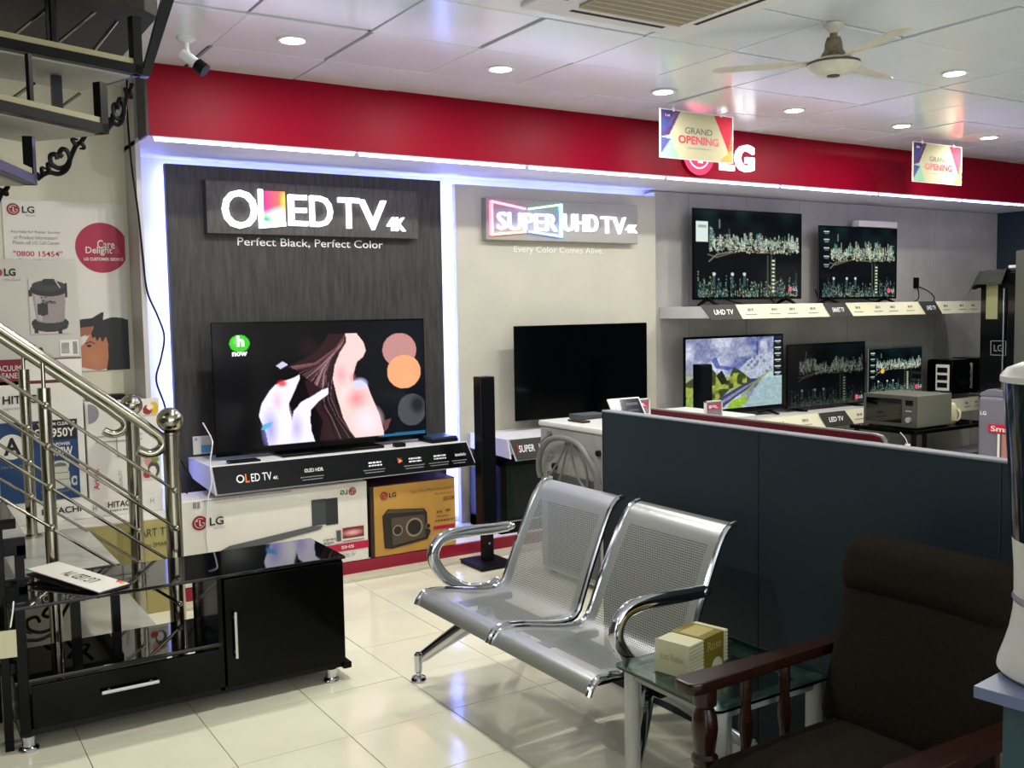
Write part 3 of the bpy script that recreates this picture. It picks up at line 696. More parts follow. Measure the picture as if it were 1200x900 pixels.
# cabinet below the beige panel's shelf
t = thing('glass_cabinet', 'low black cabinet with dark glass door under the pale shelf of the switched-off television', 'cabinet', (4.0, 5.9, .1))
MB().box(3.53, 3.57, 5.72, 6.15, .1, .61).box(4.55, 4.59, 5.72, 6.15, .1, .61).box(3.53, 4.59, 5.72, 6.15, .58, .61).box(3.53, 4.59, 5.72, 6.15, .1, .18).box(3.57, 4.55, 6.12, 6.15, .18, .58).build('carcass', m_blackmetal, t)
MB().box(3.575, 4.545, 5.715, 5.725, .195, .575).build('glass_door', mat('smoked glass', '#1b2321', .08, spec=.6), t)
MB().box(3.56, 4.55, 5.705, 5.715, .182, .189).build('trim_strip', m_alu, t)

# ------------------------------------------------------------------ printed cartons on the plinth
t = thing('soundbar_carton', 'long white carton printed with a soundbar, lying on the red plinth', 'carton', (1.92, 5.8, .1), 'cartons on the red plinth')
MB().box(1.335, 2.50, 5.66, 5.95, .1, .60, bev=.004, seg=1).build('body', m_box, t)
yp = 5.657
emblem(WM(1.455, yp, .468), .042, m_redlogo, m_box, t, word='LG', wordmat=m_blackp, tagline="Life's Good")
emblem(WM(2.40, yp, .545), .025, m_redlogo, m_box, t, word='LG', wordmat=m_blackp, flip=True)
MB().box(2.13, 2.22, yp-.001, yp, .36, .52).build('printed_speaker', mat('print charcoal', '#3c4042', .5), t)
MB().box(2.22, 2.30, yp-.001, yp, .352, .517).build('printed_speaker_side', mat('print grey dark', '#26292b', .5), t)
MB().prism([(1.62, .31), (2.13, .36), (2.20, .352), (2.18, .332), (1.64, .265), (1.50, .262)], 'y', yp-.0014, yp).build('printed_soundbar', mat('print bar', '#56585a', .5), t)
MB().box(2.22, 2.50, yp-.001, yp, .175, .222).build('red_band', m_redpr, t)
text('SH5', (2.315, 2.40, .188, .208), yp-.002, m_box, t, bold=.02); text('320 W', (2.325, 2.41, .135, .158), yp-.002, m_greyp, t)
c = Canvas(24, 16, '#d8d4ca'); c.rect(.05, .1, .2, .9, '#4a4a4a'); c.rect(.25, 0, 1, .75, '#7c1a24'); c.ell(.6, .4, .4, .25, '#e8b0a0', 1, .8); c.rect(.25, .85, 1, .95, '#333333')
c.build('printed_picture', WM(2.375, yp-.001, .275), .19, .09, m_print, t)
mb = greek([(2.20, 2.29, .255, .265), (2.20, 2.27, .235, .245), (2.20, 2.25, .228, .232)]); mb.bm.transform(Matrix.Translation((0, yp, 0))); mb.build('fine_print', m_greyp, t, smooth=False)
MB().box(1.42, 1.44, yp-.001, yp, .555, .59).box(1.445, 1.46, yp-.001, yp, .552, .59).build('barcode', m_greyp, t)
mb = greek([(1.47, 2.0, .588, .594)]); mb.bm.transform(Matrix.Translation((0, yp, 0))); mb.build('fine_print', m_greyp, t, smooth=False)

t = thing('speaker_carton', 'ochre carton printed with a black stereo, on the plinth beside the white carton', 'carton', (2.84, 5.83, .1), 'cartons on the red plinth')
MB().box(2.545, 3.135, 5.66, 6.0, .1, .552, bev=.004, seg=1).build('body', m_kraft, t)
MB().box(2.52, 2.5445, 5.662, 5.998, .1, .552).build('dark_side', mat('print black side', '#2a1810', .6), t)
MB().box(2.535, 3.138, 5.664, 6.002, .552, .556).build('maroon_top', mat('print maroon', '#3c0f1c', .6), t)
emblem(WM(2.615, yp, .49), .026, m_redlogo, m_kraft, t, word='LG', wordmat=m_blackp, tagline="Life's Good")
texts([('Take Your Music Everywhere', (2.80, 3.12, .478, .502)), ('Mini Hi-Fi System', (2.98, 3.12, .448, .468))], yp-.001, mat('brown print', '#7c4a24', .6), t)
text('XBOOM', (3.04, 3.125, .41, .437), yp-.001, mat('brown print', '#7c4a24', .6), t, bold=.02)
MB().prism([(2.60, .36), (2.64, .40), (2.90, .375), (2.92, .345), (2.92, .25), (2.945, .22), (2.92, .17), (2.66, .14), (2.61, .15)], 'y', yp-.0012, yp).build('printed_stereo', mat('print stereo', '#241c18', .5), t)
MB().prism([(2.66, .34), (2.90, .335), (2.905, .185), (2.67, .16)], 'y', yp-.0015, yp).build('printed_panel', mat('print taupe', '#4a4034', .5), t)
MB().prism([(2.62, .375), (2.65, .395), (2.89, .37), (2.90, .355)], 'y', yp-.0015, yp).build('printed_lid', mat('print taupe', '#4a4034', .5), t)
for (cx, cz, r) in ((2.705, .255, .035), (2.825, .26, .062), (2.925, .255, .018)):
    a = arc(cx, cz, r, 0, 360, 24)[:-1]; MB().prism(a, 'y', yp-.0016, yp).build('printed_ring', mat('print steel', '#8f8064', .5), t)
    a = arc(cx, cz, r*.8, 0, 360, 24)[:-1]; MB().prism(a, 'y', yp-.002, yp).build('printed_cone', mat('print stereo', '#241c18', .5), t)
MB().box(2.965, 3.125, yp-.001, yp, .222, .245).build('red_band', m_redpr, t)
mb = greek([(2.99, 3.03, .33, .345), (3.06, 3.10, .335, .35), (2.98, 3.125, .275, .285), (2.99, 3.08, .305, .312), (3.03, 3.09, .18, .195)]); mb.bm.transform(Matrix.Translation((0, yp, 0))); mb.build('fine_print', mat('brown print', '#7c4a24', .6), t, smooth=False)

# ------------------------------------------------------------------ tower speakers
def tower(x, y, label):
    t = thing('tower_speaker', label, 'speaker', (x, y, 0), 'slim tower speakers')
    MB().box(x-.13, x+.13, y-.15, y+.15, 0, .028, bev=.008).build('base_plate', m_blackm, t)
    MB().box(x-.035, x+.035, y-.03, y+.03, .028, .27, bev=.006).build('neck', m_blackm, t)
    MB().box(x-.054, x+.054, y-.045, y+.05, .26, 1.235, bev=.008).build('cabinet', mat('speaker lacquer', '#04060a', .3, spec=.3), t)
    MB().box(x-.048, x+.048, y-.052, y-.045, .30, 1.22, bev=.002, seg=1).build('grille', mat('speaker cloth', '#04060a', .85, spec=.1, bump=.3, bscale=400), t)
    MB().box(x-.006, x+.006, y-.034, y-.030, .14, .152).build('badge', m_alu, t)
tower(3.232, 5.42, 'slim black tower speaker on square base between the two backlit panels')
tower(5.075, 5.35, 'slim black tower speaker in front of the mountain television, behind the partition')

# ------------------------------------------------------------------ hanging signs
def gsign(x0, x1, z0, z1, y, label):
    t = thing('hanging_sign', label, 'sign', ((x0+x1)/2, y, z1), 'grand opening signs hung from the ceiling')
    w, h = x1-x0, z1-z0
    MB().box(x0, x1, y, y+.006, z0, z1, bev=.001, seg=1).build('board', m_box, t)
    c = Canvas(90, 60, '#b9b496')
    c.poly([(0, 0), (.27, 0), (.12, .52), (0, .58)], '#4d3566'); c.poly([(0, 0), (.12, 0), (.18, .28), (0, .5)], '#3a4a8a', .7); c.poly([(.1, .35), (.27, 0), (.17, .05)], '#6a4a76')
    c.poly([(0, .58), (.12, .52), (.25, 1), (0, 1)], '#7cb8a0', .8); c.poly([(0, .58), (.14, .6), (0, .95)], '#4a4a8a')
    c.poly([(.73, 0), (1, 0), (1, .8), (.93, .75)], '#c9384a'); c.poly([(1, .2), (1, 1), (.9, 1), (.94, .7)], '#d96a38'); c.poly([(.8, 1), (1, .7), (1, 1)], '#d89a50')
    c.a *= .8; c.build('print', WM((x0+x1)/2, y-.0015, (z0+z1)/2), w*.97, h*.96, vmat('matte printed board', .9, spec=.1), t)
    text('GRAND', (x0+w*.33, x0+w*.70, z0+h*.54, z0+h*.67), y-.003, mat('dark grey print', '#4c4c50', .8), t, bold=0)
    text('OPENING', (x0+w*.24, x0+w*.79, z0+h*.33, z0+h*.50), y-.003, m_redpr, t, bold=.03)
    mb = greek([(x0+w*.36, x0+w*.70, z0+h*.24, z0+h*.26)]); mb.bm.transform(Matrix.Translation((0, y-.002, 0))); mb.build('fine_print', m_greyp, t, smooth=False)
    emblem(WM(x0+w*.075, y-.002, z0+h*.87), h*.035, m_redlogo, m_box, t, word='LG', wordmat=m_box)
    for s in (.18, .82):
        MB().cyl((x0+w*s, y+.003, z1-.005), (x0+w*s, y+.003, 3.0), .002, 6).box(x0+w*s-.008, x0+w*s+.008, y-.004, y+.010, z1-.012, z1+.01).build('hanger', m_white, t)
gsign(4.355, 5.025, 2.645, 2.965, 4.99, 'larger hanging GRAND OPENING sign covering part of the glowing logo')
gsign(7.02, 7.68, 2.635, 2.955, 4.99, 'smaller looking hanging GRAND OPENING sign farther right over the fascia')

# ------------------------------------------------------------------ ceiling fan, cassette, camera
m_fan = mat('aged white enamel', '#cfcdbf', .4, vary=.1, vscale=20)
m_rust = mat('worn enamel neck', '#8f8a78', .6, color2='#5a4a38', vary=.4, vscale=22)
FXc, FYc = 3.906, 3.217
t = thing('ceiling_fan', 'old white ceiling fan with rust-stained neck', 'fan', (FXc, FYc, 3.0))
MB().lathe((FXc, FYc, 0), [(.05, 3.0), (.048, 2.985), (.03, 2.965), (.018, 2.955)], 28).build('canopy', m_fan, t)
MB().lathe((FXc, FYc, 0), [(.018, 2.96), (.018, 2.94), (.032, 2.935), (.040, 2.91), (.044, 2.875), (.055, 2.86), (.062, 2.84)], 28).build('neck', m_rust, t)
MB().lathe((FXc, FYc, 0), [(.05, 2.845), (.10, 2.83), (.122, 2.815), (.124, 2.805), (.112, 2.785), (.08, 2.768), (.04, 2.758), (.01, 2.755)], 40).build('motor_housing', m_fan, t)
MB().lathe((FXc, FYc, 0), [(.1245, 2.817), (.1265, 2.812), (.1245, 2.806)], 40).build('rim_band', mat('grey seam', '#4a473e', .5), t)
MB().lathe((FXc, FYc, 0), [(.032, 2.7605), (.03, 2.753), (.01, 2.752)], 24).build('bottom_cap', mat('dark cap', '#3c372f', .5), t)
for k in range(3):
    a = math.radians(131+120*k); M = Matrix.Translation((FXc, FYc, 2.825)) @ Matrix.Rotation(a, 4, 'Z') @ Matrix.Rotation(math.radians(4), 4, 'X')
    mb = MB(); mb.box(.10, .20, -.02, .02, -.003, .003, M=M); mb.build('blade_arm', m_fan, t)
    tb = bmesh.new(); pr = [(.17, -.045), (.30, -.042), (.50, -.044), (.56, -.03), (.57, 0), (.56, .03), (.50, .044), (.30, .042), (.17, .045)]
    A = [tb.verts.new((p[0], p[1], -.001)) for p in pr]; B = [tb.verts.new((p[0], p[1], .002)) for p in pr]; tb.faces.new(A); tb.faces.new(B[::-1])
    for i in range(len(pr)): tb.faces.new((A[i], B[i], B[(i+1) % len(pr)], A[(i+1) % len(pr)]))
    mb = MB(); mb._add(tb, M); mb.build('blade', m_fan, t)

t = thing('ceiling_cassette', 'square white air conditioner cassette with beige intake grille in the ceiling', 'air conditioner', (2.89, 3.2, 2.98))
ax0, ax1, ay0, ay1 = 2.41, 3.37, 2.70, 3.68
MB().box(ax0, ax1, ay0, ay1, 2.972, 3.0, bev=.012).build('frame', m_white, t)
m_gr = mat('beige intake grille', '#b8b09c', .6)
MB().box(2.60, 3.18, 2.92, 3.50, 2.962, 2.972, bev=.003, seg=1).build('grille_backing', mat('grille shade', '#8f8878', .7), t)
mb = MB()
for k in range(46): mb.box(2.60+k*.0127, 2.6045+k*.0127, 2.92, 3.50, 2.957, 2.962)
for k in range(12): mb.box(2.60, 3.18, 2.92+k*.0525, 2.9235+k*.0525, 2.955, 2.960)
o = mb.build('grille_slat', m_gr, t, smooth=False); o['kind'] = 'stuff'
for (a, b, c_, d) in ((2.62, 3.16, 3.575, 3.60), (2.62, 3.16, 2.80, 2.825), (3.245, 3.27, 2.94, 3.48), (2.50, 2.525, 2.94, 3.48)):
    MB().box(a, b, c_, d, 2.9705, 2.973).build('air_slot', mat('slot black', '#111111', .7), t)
    MB().box(a-.01, b+.01, c_-.012, d+.012, 2.968, 2.9705).box(a, b, c_, d, 2.9675, 2.9680).build('louver_rim', m_white, t) if False else None

t = thing('security_camera', 'small white bullet security camera with dark lens under the ceiling', 'camera', (1.295, 4.917, 3.0))
MB().lathe((1.295, 4.917, 0), [(.045, 3.0), (.045, 2.985), (.03, 2.975), (.012, 2.97)], 24).build('mount', m_white, t)
MB().cyl((1.295, 4.917, 2.985), (1.295, 4.917, 2.93), .012).sph((1.295, 4.917, 2.925), .018).build('joint', m_white, t)
d0 = Vector((.62, -.48, -.62)).normalized(); cc = Vector((1.30, 4.912, 2.90))
MB().cyl(cc-d0*.035, cc+d0*.055, .026, 24).build('body', m_white, t)
MB().cyl(cc+d0*.055, cc+d0*.105, .033, 24).build('lens_hood', m_blackm, t)

# ------------------------------------------------------------------ charcoal partition of upright panels
pt = thing('partition', 'chest-high charcoal laminate partition with grey top edge behind the steel bench', 'partition', (2.66, 2.2, 0))
ys = [3.405, 2.489, 1.573, .657, -.26]
for a, b in zip(ys, ys[1:]):
    MB().box(2.634, 2.682, b+.0015, a-.0015, 0, 1.205, bev=.001, seg=1).build('panel', m_part, pt)
MB().box(2.631, 2.685, -.26, 3.408, 1.205, 1.213, bev=.002, seg=1).build('top_edge', m_edge, pt)
MB().box(2.633, 2.683, 3.4045, 3.408, 0, 1.205).build('end_edge', mat('dark edge band', '#151a1e', .4), pt)

# ------------------------------------------------------------------ washing machine seen from its back, and its neighbour
m_wm = mat('white enamel', '#cfd0ca', .3)
m_wmback = mat('pale galvanised back', '#9a9c98', .4, metal=.1, vary=.12, vscale=6)
m_hose = mat('grey rubber hose', '#6c6e6e', .45)
def washer(x0, x1, y0, y1, label, hoses):
    t = thing('washing_machine', label, 'washing machine', ((x0+x1)/2, (y0+y1)/2, 0), 'washing machines behind the partition')
    MB().box(x0+.012, x1, y0+.01, y1-.01, .03, .935, bev=.01).build('body', m_wm, t)
    MB().box(x0-.005, x1+.01, y0, y1, .935, .97, bev=.01).build('lid', m_wm, t)
    MB().box(x0, x0+.012, y0+.02, y1-.02, .05, .93, bev=.002, seg=1).build('back_panel', m_wmback, t)
    for a in (x0+.06, x1-.06):
        for b in (y0+.06, y1-.06): MB().cyl((a, b, 0), (a, b, .035), .02).build('foot', m_blackm, t)
    if hoses:
        MB().box(x0-.012, x0, y0+.04, y1-.10, .08, .66, bev=.008).build('access_cover', mat('dull cover', '#4c4e50', .45), t)
        X = x0-.045
        MB().tube([(X+.02, 5.01, .62), (X, 5.00, .70), (X-.01, 4.95, .80), (X-.01, 4.86, .87), (X-.01, 4.72, .893), (X-.01, 4.58, .875), (X-.01, 4.47, .80), (X, 4.41, .70), (X+.01, 4.42, .55)], .019, 12, flat=.9).build('drain_hose', m_hose, t)
        MB().tube([(X, 4.70, .88), (X, 4.76, .78), (X, 4.84, .69), (X, 4.90, .64), (X, 4.88, .60), (X, 4.80, .61), (X, 4.74, .72), (X, 4.69, .86)], .007, 8).build('inlet_hose', m_hose, t)
        MB().tube([(X, 4.68, .88), (X, 4.64, .76), (X, 4.58, .66), (X, 4.50, .62), (X, 4.52, .75), (X, 4.60, .84), (X, 4.67, .885)], .007, 8).build('inlet_hose', m_hose, t)
        MB().tube([(X+.04, 4.94, .89), (X, 4.97, .84), (X, 4.93, .78), (X+.04, 4.90, .76)], .006, 8).build('power_cord', m_hose, t)
        for (a, b, r) in ((4.88, .70, .022), (4.93, .90, .016), (4.44, .83, .018), (4.45, .66, .022), (4.55, .58, .016)):
            MB().cyl((x0+.002, a, b), (x0-.018, a, b), r, 20).build('port', m_blackm if r > .017 else m_hose, t)
        for (a, b) in ((4.87, .64), (4.55, .62)):
            MB().cyl((X, a, b), (X, a+.02, b-.035), .013, 14).build('hose_nut', m_wm, t)
        MB().box(x0-.04, x0-.02, 4.655, 4.715, .865, .895, bev=.004).build('hose_clip', m_alu, t)
washer(3.41, 4.0, 4.40, 5.06, 'white washing machine showing its back with a looped grey hose', True)
washer(4.04, 4.63, 4.40, 5.06, 'white washing machine mostly hidden behind the partition, right of the one with hoses', False)
tag(MB().box(3.50, 3.56, 4.72, 4.88, .971, .983, bev=.005).build('mobile_phone', mat('phone body', '#2a1214', .3), loc=(3.53, 4.8, .971)), 'dark phone lying on top of the washing machine', 'phone')
t = thing('tablet', 'white rimmed tablet display propped up on the washing machine', 'tablet', (3.78, 4.80, .971))
Mt = frameM((3.80, 4.66, 1.035), (1, .0, 0), (.0, .55, .83))
mb = MB(); mb.box(-.125, .125, -.004, .006, -.085, .085, bev=.003, M=Mt); mb.build('frame', m_wm, t)
c = Canvas(40, 26, '#151b26'); c.poly([(.2, 0), (.35, 0), (.2, 1), (.05, 1)], '#9db4e0'); c.rect(.5, .2, .9, .3, '#60606c'); c.rect(.5, .5, .85, .56, '#50505a'); c.build('screen', Mt @ Matrix.Translation((0, -.0055, 0)), .225, .148, m_scr, t)
mb = MB(); mb.box(-.02, .02, .006, .012, -.10, .02, M=Mt @ Matrix.Translation((0, .01, 0)) @ Matrix.Rotation(.5, 4, 'X')); mb.build('prop', m_blackm, t)
tag(MB().box(3.60, 3.80, 4.86, 5.00, .971, 1.0, bev=.004).build('flat_box', mat('dark grey box', '#3c4046', .5), loc=(3.7, 4.93, .971)), 'flat dark grey box behind the tablet on the washing machine', 'box')
def holder(x, y, label, txt):
    t = thing('leaflet_holder', label, 'sign holder', (x, y, .971))
    MB().box(x-.07, x-.062, y, y+.02, .971, 1.075).box(x+.062, x+.07, y, y+.02, .971, 1.075).box(x-.07, x+.07, y, y+.02, 1.068, 1.075).box(x-.07, x+.07, y-.01, y+.03, .971, .977).build('frame', m_wm, t)
    MB().box(x-.062, x+.062, y+.006, y+.010, .977, 1.068).build('card', mat('grey card', '#8c8088', .5), t)
    MB().box(x-.055, x+.055, y+.003, y+.005, 1.02, 1.055).build('pink_print', mat('pink print', '#c8346a', .5), t)
    text(txt, (x-.045, x+.045, 1.028, 1.048), y+.002, m_box, t, bold=.03)
holder(4.07, 4.85, 'pink and white leaflet holder on the washing machines, near the beige panel\'s right edge', 'R')
holder(4.31, 4.44, 'pink and white leaflet holder in front of the tower speaker by the mountain television', 'R')
t = thing('display_board', 'low red board with pale rounded border just behind the partition', 'board', (3.2, 2.9, 0))
pts = [(2.38, .0), (2.38, 1.10), (2.385, 1.135), (2.40, 1.152), (2.43, 1.158), (3.75, 1.158), (3.75, 0)]
MB().prism(pts, 'x', 3.205, 3.225).build('backing', mat('grey board rim', '#8b8984', .5), t)
MB().prism([(2.386, .02), (2.386, 1.10), (2.39, 1.132), (2.404, 1.147), (2.432, 1.152), (3.744, 1.152), (3.744, .02)], 'x', 3.199, 3.205).build('face', mat('board red', '#5a0c1b', .4), t)
MB().box(3.12, 3.3, 2.6, 2.66, 0, .03).box(3.12, 3.3, 3.4, 3.46, 0, .03).build('foot', m_blackm, t)

# ------------------------------------------------------------------ microwave on a black rack, far appliances
t = thing('rack_table', 'black metal rack table carrying the silver microwave', 'table', (7.2, 5.0, 0))
MB().box(6.72, 7.72, 4.72, 5.34, .63, .662, bev=.003, seg=1).build('table_top', m_black, t)
for a in (6.75, 7.67):
    for b in (4.75, 5.29): MB().box(a, a+.03, b, b+.03, 0, .63).build('leg', m_blackmetal, t)
MB().box(6.75, 7.69, 4.75, 5.31, .28, .30).build('shelf', m_black, t)
m_mw = mat('silver microwave paint', '#74766a', .4, metal=.3)
t = thing('microwave', 'silver microwave oven on the black rack behind the partition', 'microwave', (7.03, 5.02, .662))
MB().box(6.82, 7.27, 4.774, 5.265, .672, .925, bev=.006).build('body', m_mw, t)
MB().box(6.80, 6.82, 4.774, 5.265, .672, .925, bev=.004).build('front_frame', mat('microwave face', '#4a4c47', .35, metal=.3), t)
MB().box(6.794, 6.801, 4.90, 5.235, .705, .895, bev=.002, seg=1).build('door_window', m_glassblk, t)
MB().box(6.794, 6.80, 4.80, 4.865, .85, .89).build('clock_display', m_black, t)
MB().cyl((6.80, 4.833, .735), (6.780, 4.833, .735), .022, 20).build('dial', m_alu, t)
for k in range(4): MB().box(6.796, 6.80, 4.812+.014*(k % 4), 4.822+.014*(k % 4), .80, .81).build('button', m_alu, t)
for a in (6.86, 7.22):
    for b in (4.81, 5.23): MB().cyl((a, b, .662), (a, b, .673), .014, 12).build('foot', m_blackm, t)
t = thing('kitchen_gadget', 'small black and cream appliance on the rack beside the microwave', 'appliance', (7.42, 4.86, .662))
MB().box(7.34, 7.46, 4.92, 5.02, .662, .92, bev=.012).build('body', m_blackm, t)
MB().box(7.32, 7.40, 4.86, 4.92, .90, .93, bev=.008).build('head', m_blackm, t)
MB().lathe((7.37, 4.85, 0), [(.035, .664), (.055, .69), (.058, .76), (.045, .82), (.03, .835)], 24).build('jug', mat('cream plastic', '#cbc6a6', .4), t)
MB().tube([(7.37, 4.79, .79), (7.37, 4.765, .76), (7.37, 4.77, .71), (7.37, 4.795, .69)], .008, 8).build('handle', mat('cream plastic', '#cbc6a6', .4), t)
t = thing('price_tag', 'small white tag hanging from the front edge of the rack table', 'tag', (6.715, 4.80, .63))
MB().tube([(6.715, 4.85, .64), (6.71, 4.80, .60), (6.71, 4.78, .56)], .003, 6).build('string', m_box, t)
MB().box(6.708, 6.712, 4.755, 4.80, .50, .56).build('card', m_box, t)

t = thing('top_loader', 'grey top-loading washing machine with a red Smart label, at the right behind the partition', 'washing machine', (7.42, 4.2, 0), 'washing machines behind the partition')
mlv = mat('lilac grey enamel', '#6d6b77', .35)
MB().box(7.14, 7.72, 3.86, 4.47, .02, .93, bev=.03, seg=3).build('body', mlv, t)
MB().prism([(3.86, .93), (4.47, .93), (4.47, .95), (4.40, .985), (3.98, .965), (3.86, .94)], 'x', 7.16, 7.70, bev=.006).build('lid_deck', mlv, t)
MB().box(7.22, 7.66, 4.0, 4.38, .972, .986, bev=.005).build('glass_lid', m_glassblk, t)
MB().box(7.128, 7.141, 4.10, 4.372, .655, .722, bev=.002, seg=1).build('red_label', m_redpr, t)
Ml = frameM((7.126, 4.24, .688), (0, -1, 0), (0, 0, 1)); put(text_local('Smart', .22, .042, 0, .02), 'lettering', m_box, Ml, t)
MB().box(7.128, 7.141, 4.08, 4.26, .30, .65, bev=.002, seg=1).build('pink_panel', mat('pink panel', '#a86f68', .4), t)
MB().box(7.12, 7.13, 4.275, 4.29, .30, .65).build('white_strip', m_box, t)
put(text_local('LG', .05, .03, 0, .02), 'lettering', m_lettersoft, frameM((7.138, 4.42, .80), (0, -1, 0), (0, 0, 1)), t)

t = thing('black_fridge', 'tall black refrigerator with a framed logo, at the end of the shelves', 'refrigerator', (9.0, 5.2, 0), 'tall refrigerators at the right')
mfb = mat('black fridge gloss', '#07090a', .16, coat=.3)
MB().box(8.62, 9.25, 4.955, 5.375, .03, 1.93, bev=.01).build('body', mfb, t)
dr = MB().box(8.595, 8.62, 4.96, 5.37, .65, 1.92, bev=.006).build('door', mfb, t)
MB().box(8.595, 8.62, 4.96, 5.37, .05, .64, bev=.006).build('door', mfb, t)
MB().cyl((8.57, 5.13, .8), (8.57, 5.13, 1.78), .010, 12).cyl((8.57, 5.13, .82), (8.6, 5.13, .82), .006, 8).cyl((8.57, 5.13, 1.76), (8.6, 5.13, 1.76), .006, 8).build('handle', m_chrome, dr)
MB().box(8.585, 8.594, 5.20, 5.31, 1.50, 1.86).build('pale_sticker', mat('green paper', '#8f9068', .6), t)
Mf = frameM((8.592, 5.187, 1.235), (0, -1, 0), (0, 0, 1))
mb = MB()
for a, b, c_, d in ((-.075, .075, .062, .068), (-.075, .075, -.068, -.062), (-.075, -.069, -.068, .068), (.069, .075, -.068, .068)): mb.box(a, b, -.002, .001, c_, d, M=Mf)
mb.build('logo_frame', m_greyp, t); put(text_local('LG', .08, .06, 0, .0), 'lettering', m_greyp, Mf @ Matrix.Translation((0, -.003, 0)), t)
t = thing('folded_cover', 'grey cloth cover crumpled over the top corner of the black refrigerator', 'cover', (8.65, 5.35, 1.93))
mb = MB(); tb = bmesh.new(); bmesh.ops.create_grid(tb, x_segments=30, y_segments=30, size=.5)
for v in tb.verts:
    x, y = v.co.x, v.co.y; z = .014+.011*math.sin(13*x+4*y)*math.sin(11*y-3*x)
    X = 8.68+x*.36; Y = 5.30+y*.36; Z = 1.933+z
    if X < 8.58: Z -= (8.58-X)*1.5
    if Y > 5.38: Z -= (Y-5.38)*1.6; Y = 5.385+(Y-5.38)*.9+.012*math.sin(24*X)
    v.co = (X, Y, Z)
bmesh.ops.solidify(tb, geom=tb.faces[:], thickness=.006); mb._add(tb); mb.build('cloth', mat('grey cloth', '#33352f', .9), t)
tag(MB().box(8.56, 9.1, 4.97, 5.09, 1.958, 1.985, bev=.006).build('paper_stack', m_box, loc=(8.9, 5.0, 1.958)), 'flat white packet lying on the black refrigerator', 'packet')
t = thing('steel_fridge', 'stainless steel refrigerator cut off by the right edge of the frame', 'refrigerator', (8.7, 4.6, 0), 'tall refrigerators at the right')
mss = mat('stainless door', '#7f7f74', .3, metal=.8)
MB().box(8.42, 9.05, 4.29, 4.93, .03, 2.11, bev=.01).build('body', mat('dark fridge side', '#30322f', .4), t)
dr = MB().box(8.395, 8.42, 4.295, 4.925, .75, 2.10, bev=.006).build('door', mss, t)
MB().box(8.395, 8.42, 4.295, 4.925, .05, .74, bev=.006).build('door', mss, t)
MB().cyl((8.37, 4.36, .95), (8.37, 4.36, 1.7), .011, 12).cyl((8.37, 4.36, .97), (8.4, 4.36, .97), .007).cyl((8.37, 4.36, 1.68), (8.4, 4.36, 1.68), .007).build('handle', m_chrome, dr)
# small black countertop appliances on the far end of the lower shelf
def smallap(x, y, z, w, label):
    t = thing('air_fryer', label, 'appliance', (x, y, z), 'small black appliances at the end of the lower shelf')
    MB().box(x-w/2, x+w/2, y-.14, y+.16, z, z+.36, bev=.03, seg=3).build('body', m_black, t)
    MB().box(x-w/2-.004, x-w/2+.01, y-.10, y+.05, z+.05, z+.31, bev=.003, seg=1).build('side_panel', m_box, t)
    for k in range(3): MB().box(x-w/2-.007, x-w/2-.003, y-.08, y+.03, z+.08+k*.075, z+.13+k*.075).build('vent', m_blackm, t)
    MB().box(x-.05, x+.05, y-.17, y-.13, z+.12, z+.15, bev=.008).build('handle', m_blackm, t)
smallap(8.98, 5.93, .735, .30, 'black countertop oven with pale vented side, left one at the end of the lower shelf')
smallap(9.42, 5.97, .735, .28, 'black countertop oven with pale vented side, right one at the end of the lower shelf')

# ------------------------------------------------------------------ steel waiting bench
def perforated():
    m = bpy.data.materials.new('perforated steel'); m.use_nodes = True; nt = m.node_tree; N = nt.nodes; L = nt.links
    b = N['Principled BSDF']; b.inputs['Base Color'].default_value = (*lin('#a6aaa6'), 1); b.inputs['Metallic'].default_value = .7; b.inputs['Roughness'].default_value = .34
    uv = N.new('ShaderNodeUVMap'); sp = N.new('ShaderNodeSeparateXYZ'); L.new(uv.outputs[0], sp.inputs[0])
    def mth(op, a, b_=None, c=None):
        n = N.new('ShaderNodeMath'); n.operation = op
        for i, v in enumerate((a, b_, c)):
            if v is None: continue
            if isinstance(v, (int, float)): n.inputs[i].default_value = v
            else: L.new(v, n.inputs[i])
        return n.outputs[0]
    p = .0105; q = p*1.732
    def dist(ox, oy):
        x = mth('MULTIPLY', mth('SUBTRACT', mth('FRACT', mth('ADD', mth('DIVIDE', sp.outputs[0], p), ox)), .5), p)
        y = mth('MULTIPLY', mth('SUBTRACT', mth('FRACT', mth('ADD', mth('DIVIDE', sp.outputs[1], q), oy)), .5), q)
        return mth('SQRT', mth('ADD', mth('MULTIPLY', x, x), mth('MULTIPLY', y, y)))
    h = mth('LESS_THAN', mth('MINIMUM', dist(0, 0), dist(.5, .5)), .0027)
    inx = mth('MULTIPLY', mth('GREATER_THAN', sp.outputs[0], .055), mth('LESS_THAN', sp.outputs[0], .525))
    iny = mth('MULTIPLY', mth('GREATER_THAN', sp.outputs[1], .095), mth('LESS_THAN', sp.outputs[1], .88))
    mask = mth('MULTIPLY', h, mth('MULTIPLY', inx, iny))
    tr = N.new('ShaderNodeBsdfTransparent'); mx = N.new('ShaderNodeMixShader')
    L.new(mask, mx.inputs[0]); L.new(b.outputs[0], mx.inputs[1]); L.new(tr.outputs[0], mx.inputs[2]); L.new(mx.outputs[0], N['Material Output'].inputs[0])
    return m
m_perf = perforated()
bench = thing('waiting_bench', 'two-seat perforated steel waiting bench with chrome arms beside the partition', 'bench', (2.2, 3.1, 0))
prof = [(1.868, .395), (1.888, .432), (1.93, .448), (2.02, .440), (2.12, .420), (2.20, .408), (2.265, .408), (2.305, .432), (2.332, .49), (2.365, .57), (2.41, .67), (2.46, .775), (2.497, .838), (2.53, .866), (2.562, .872)]
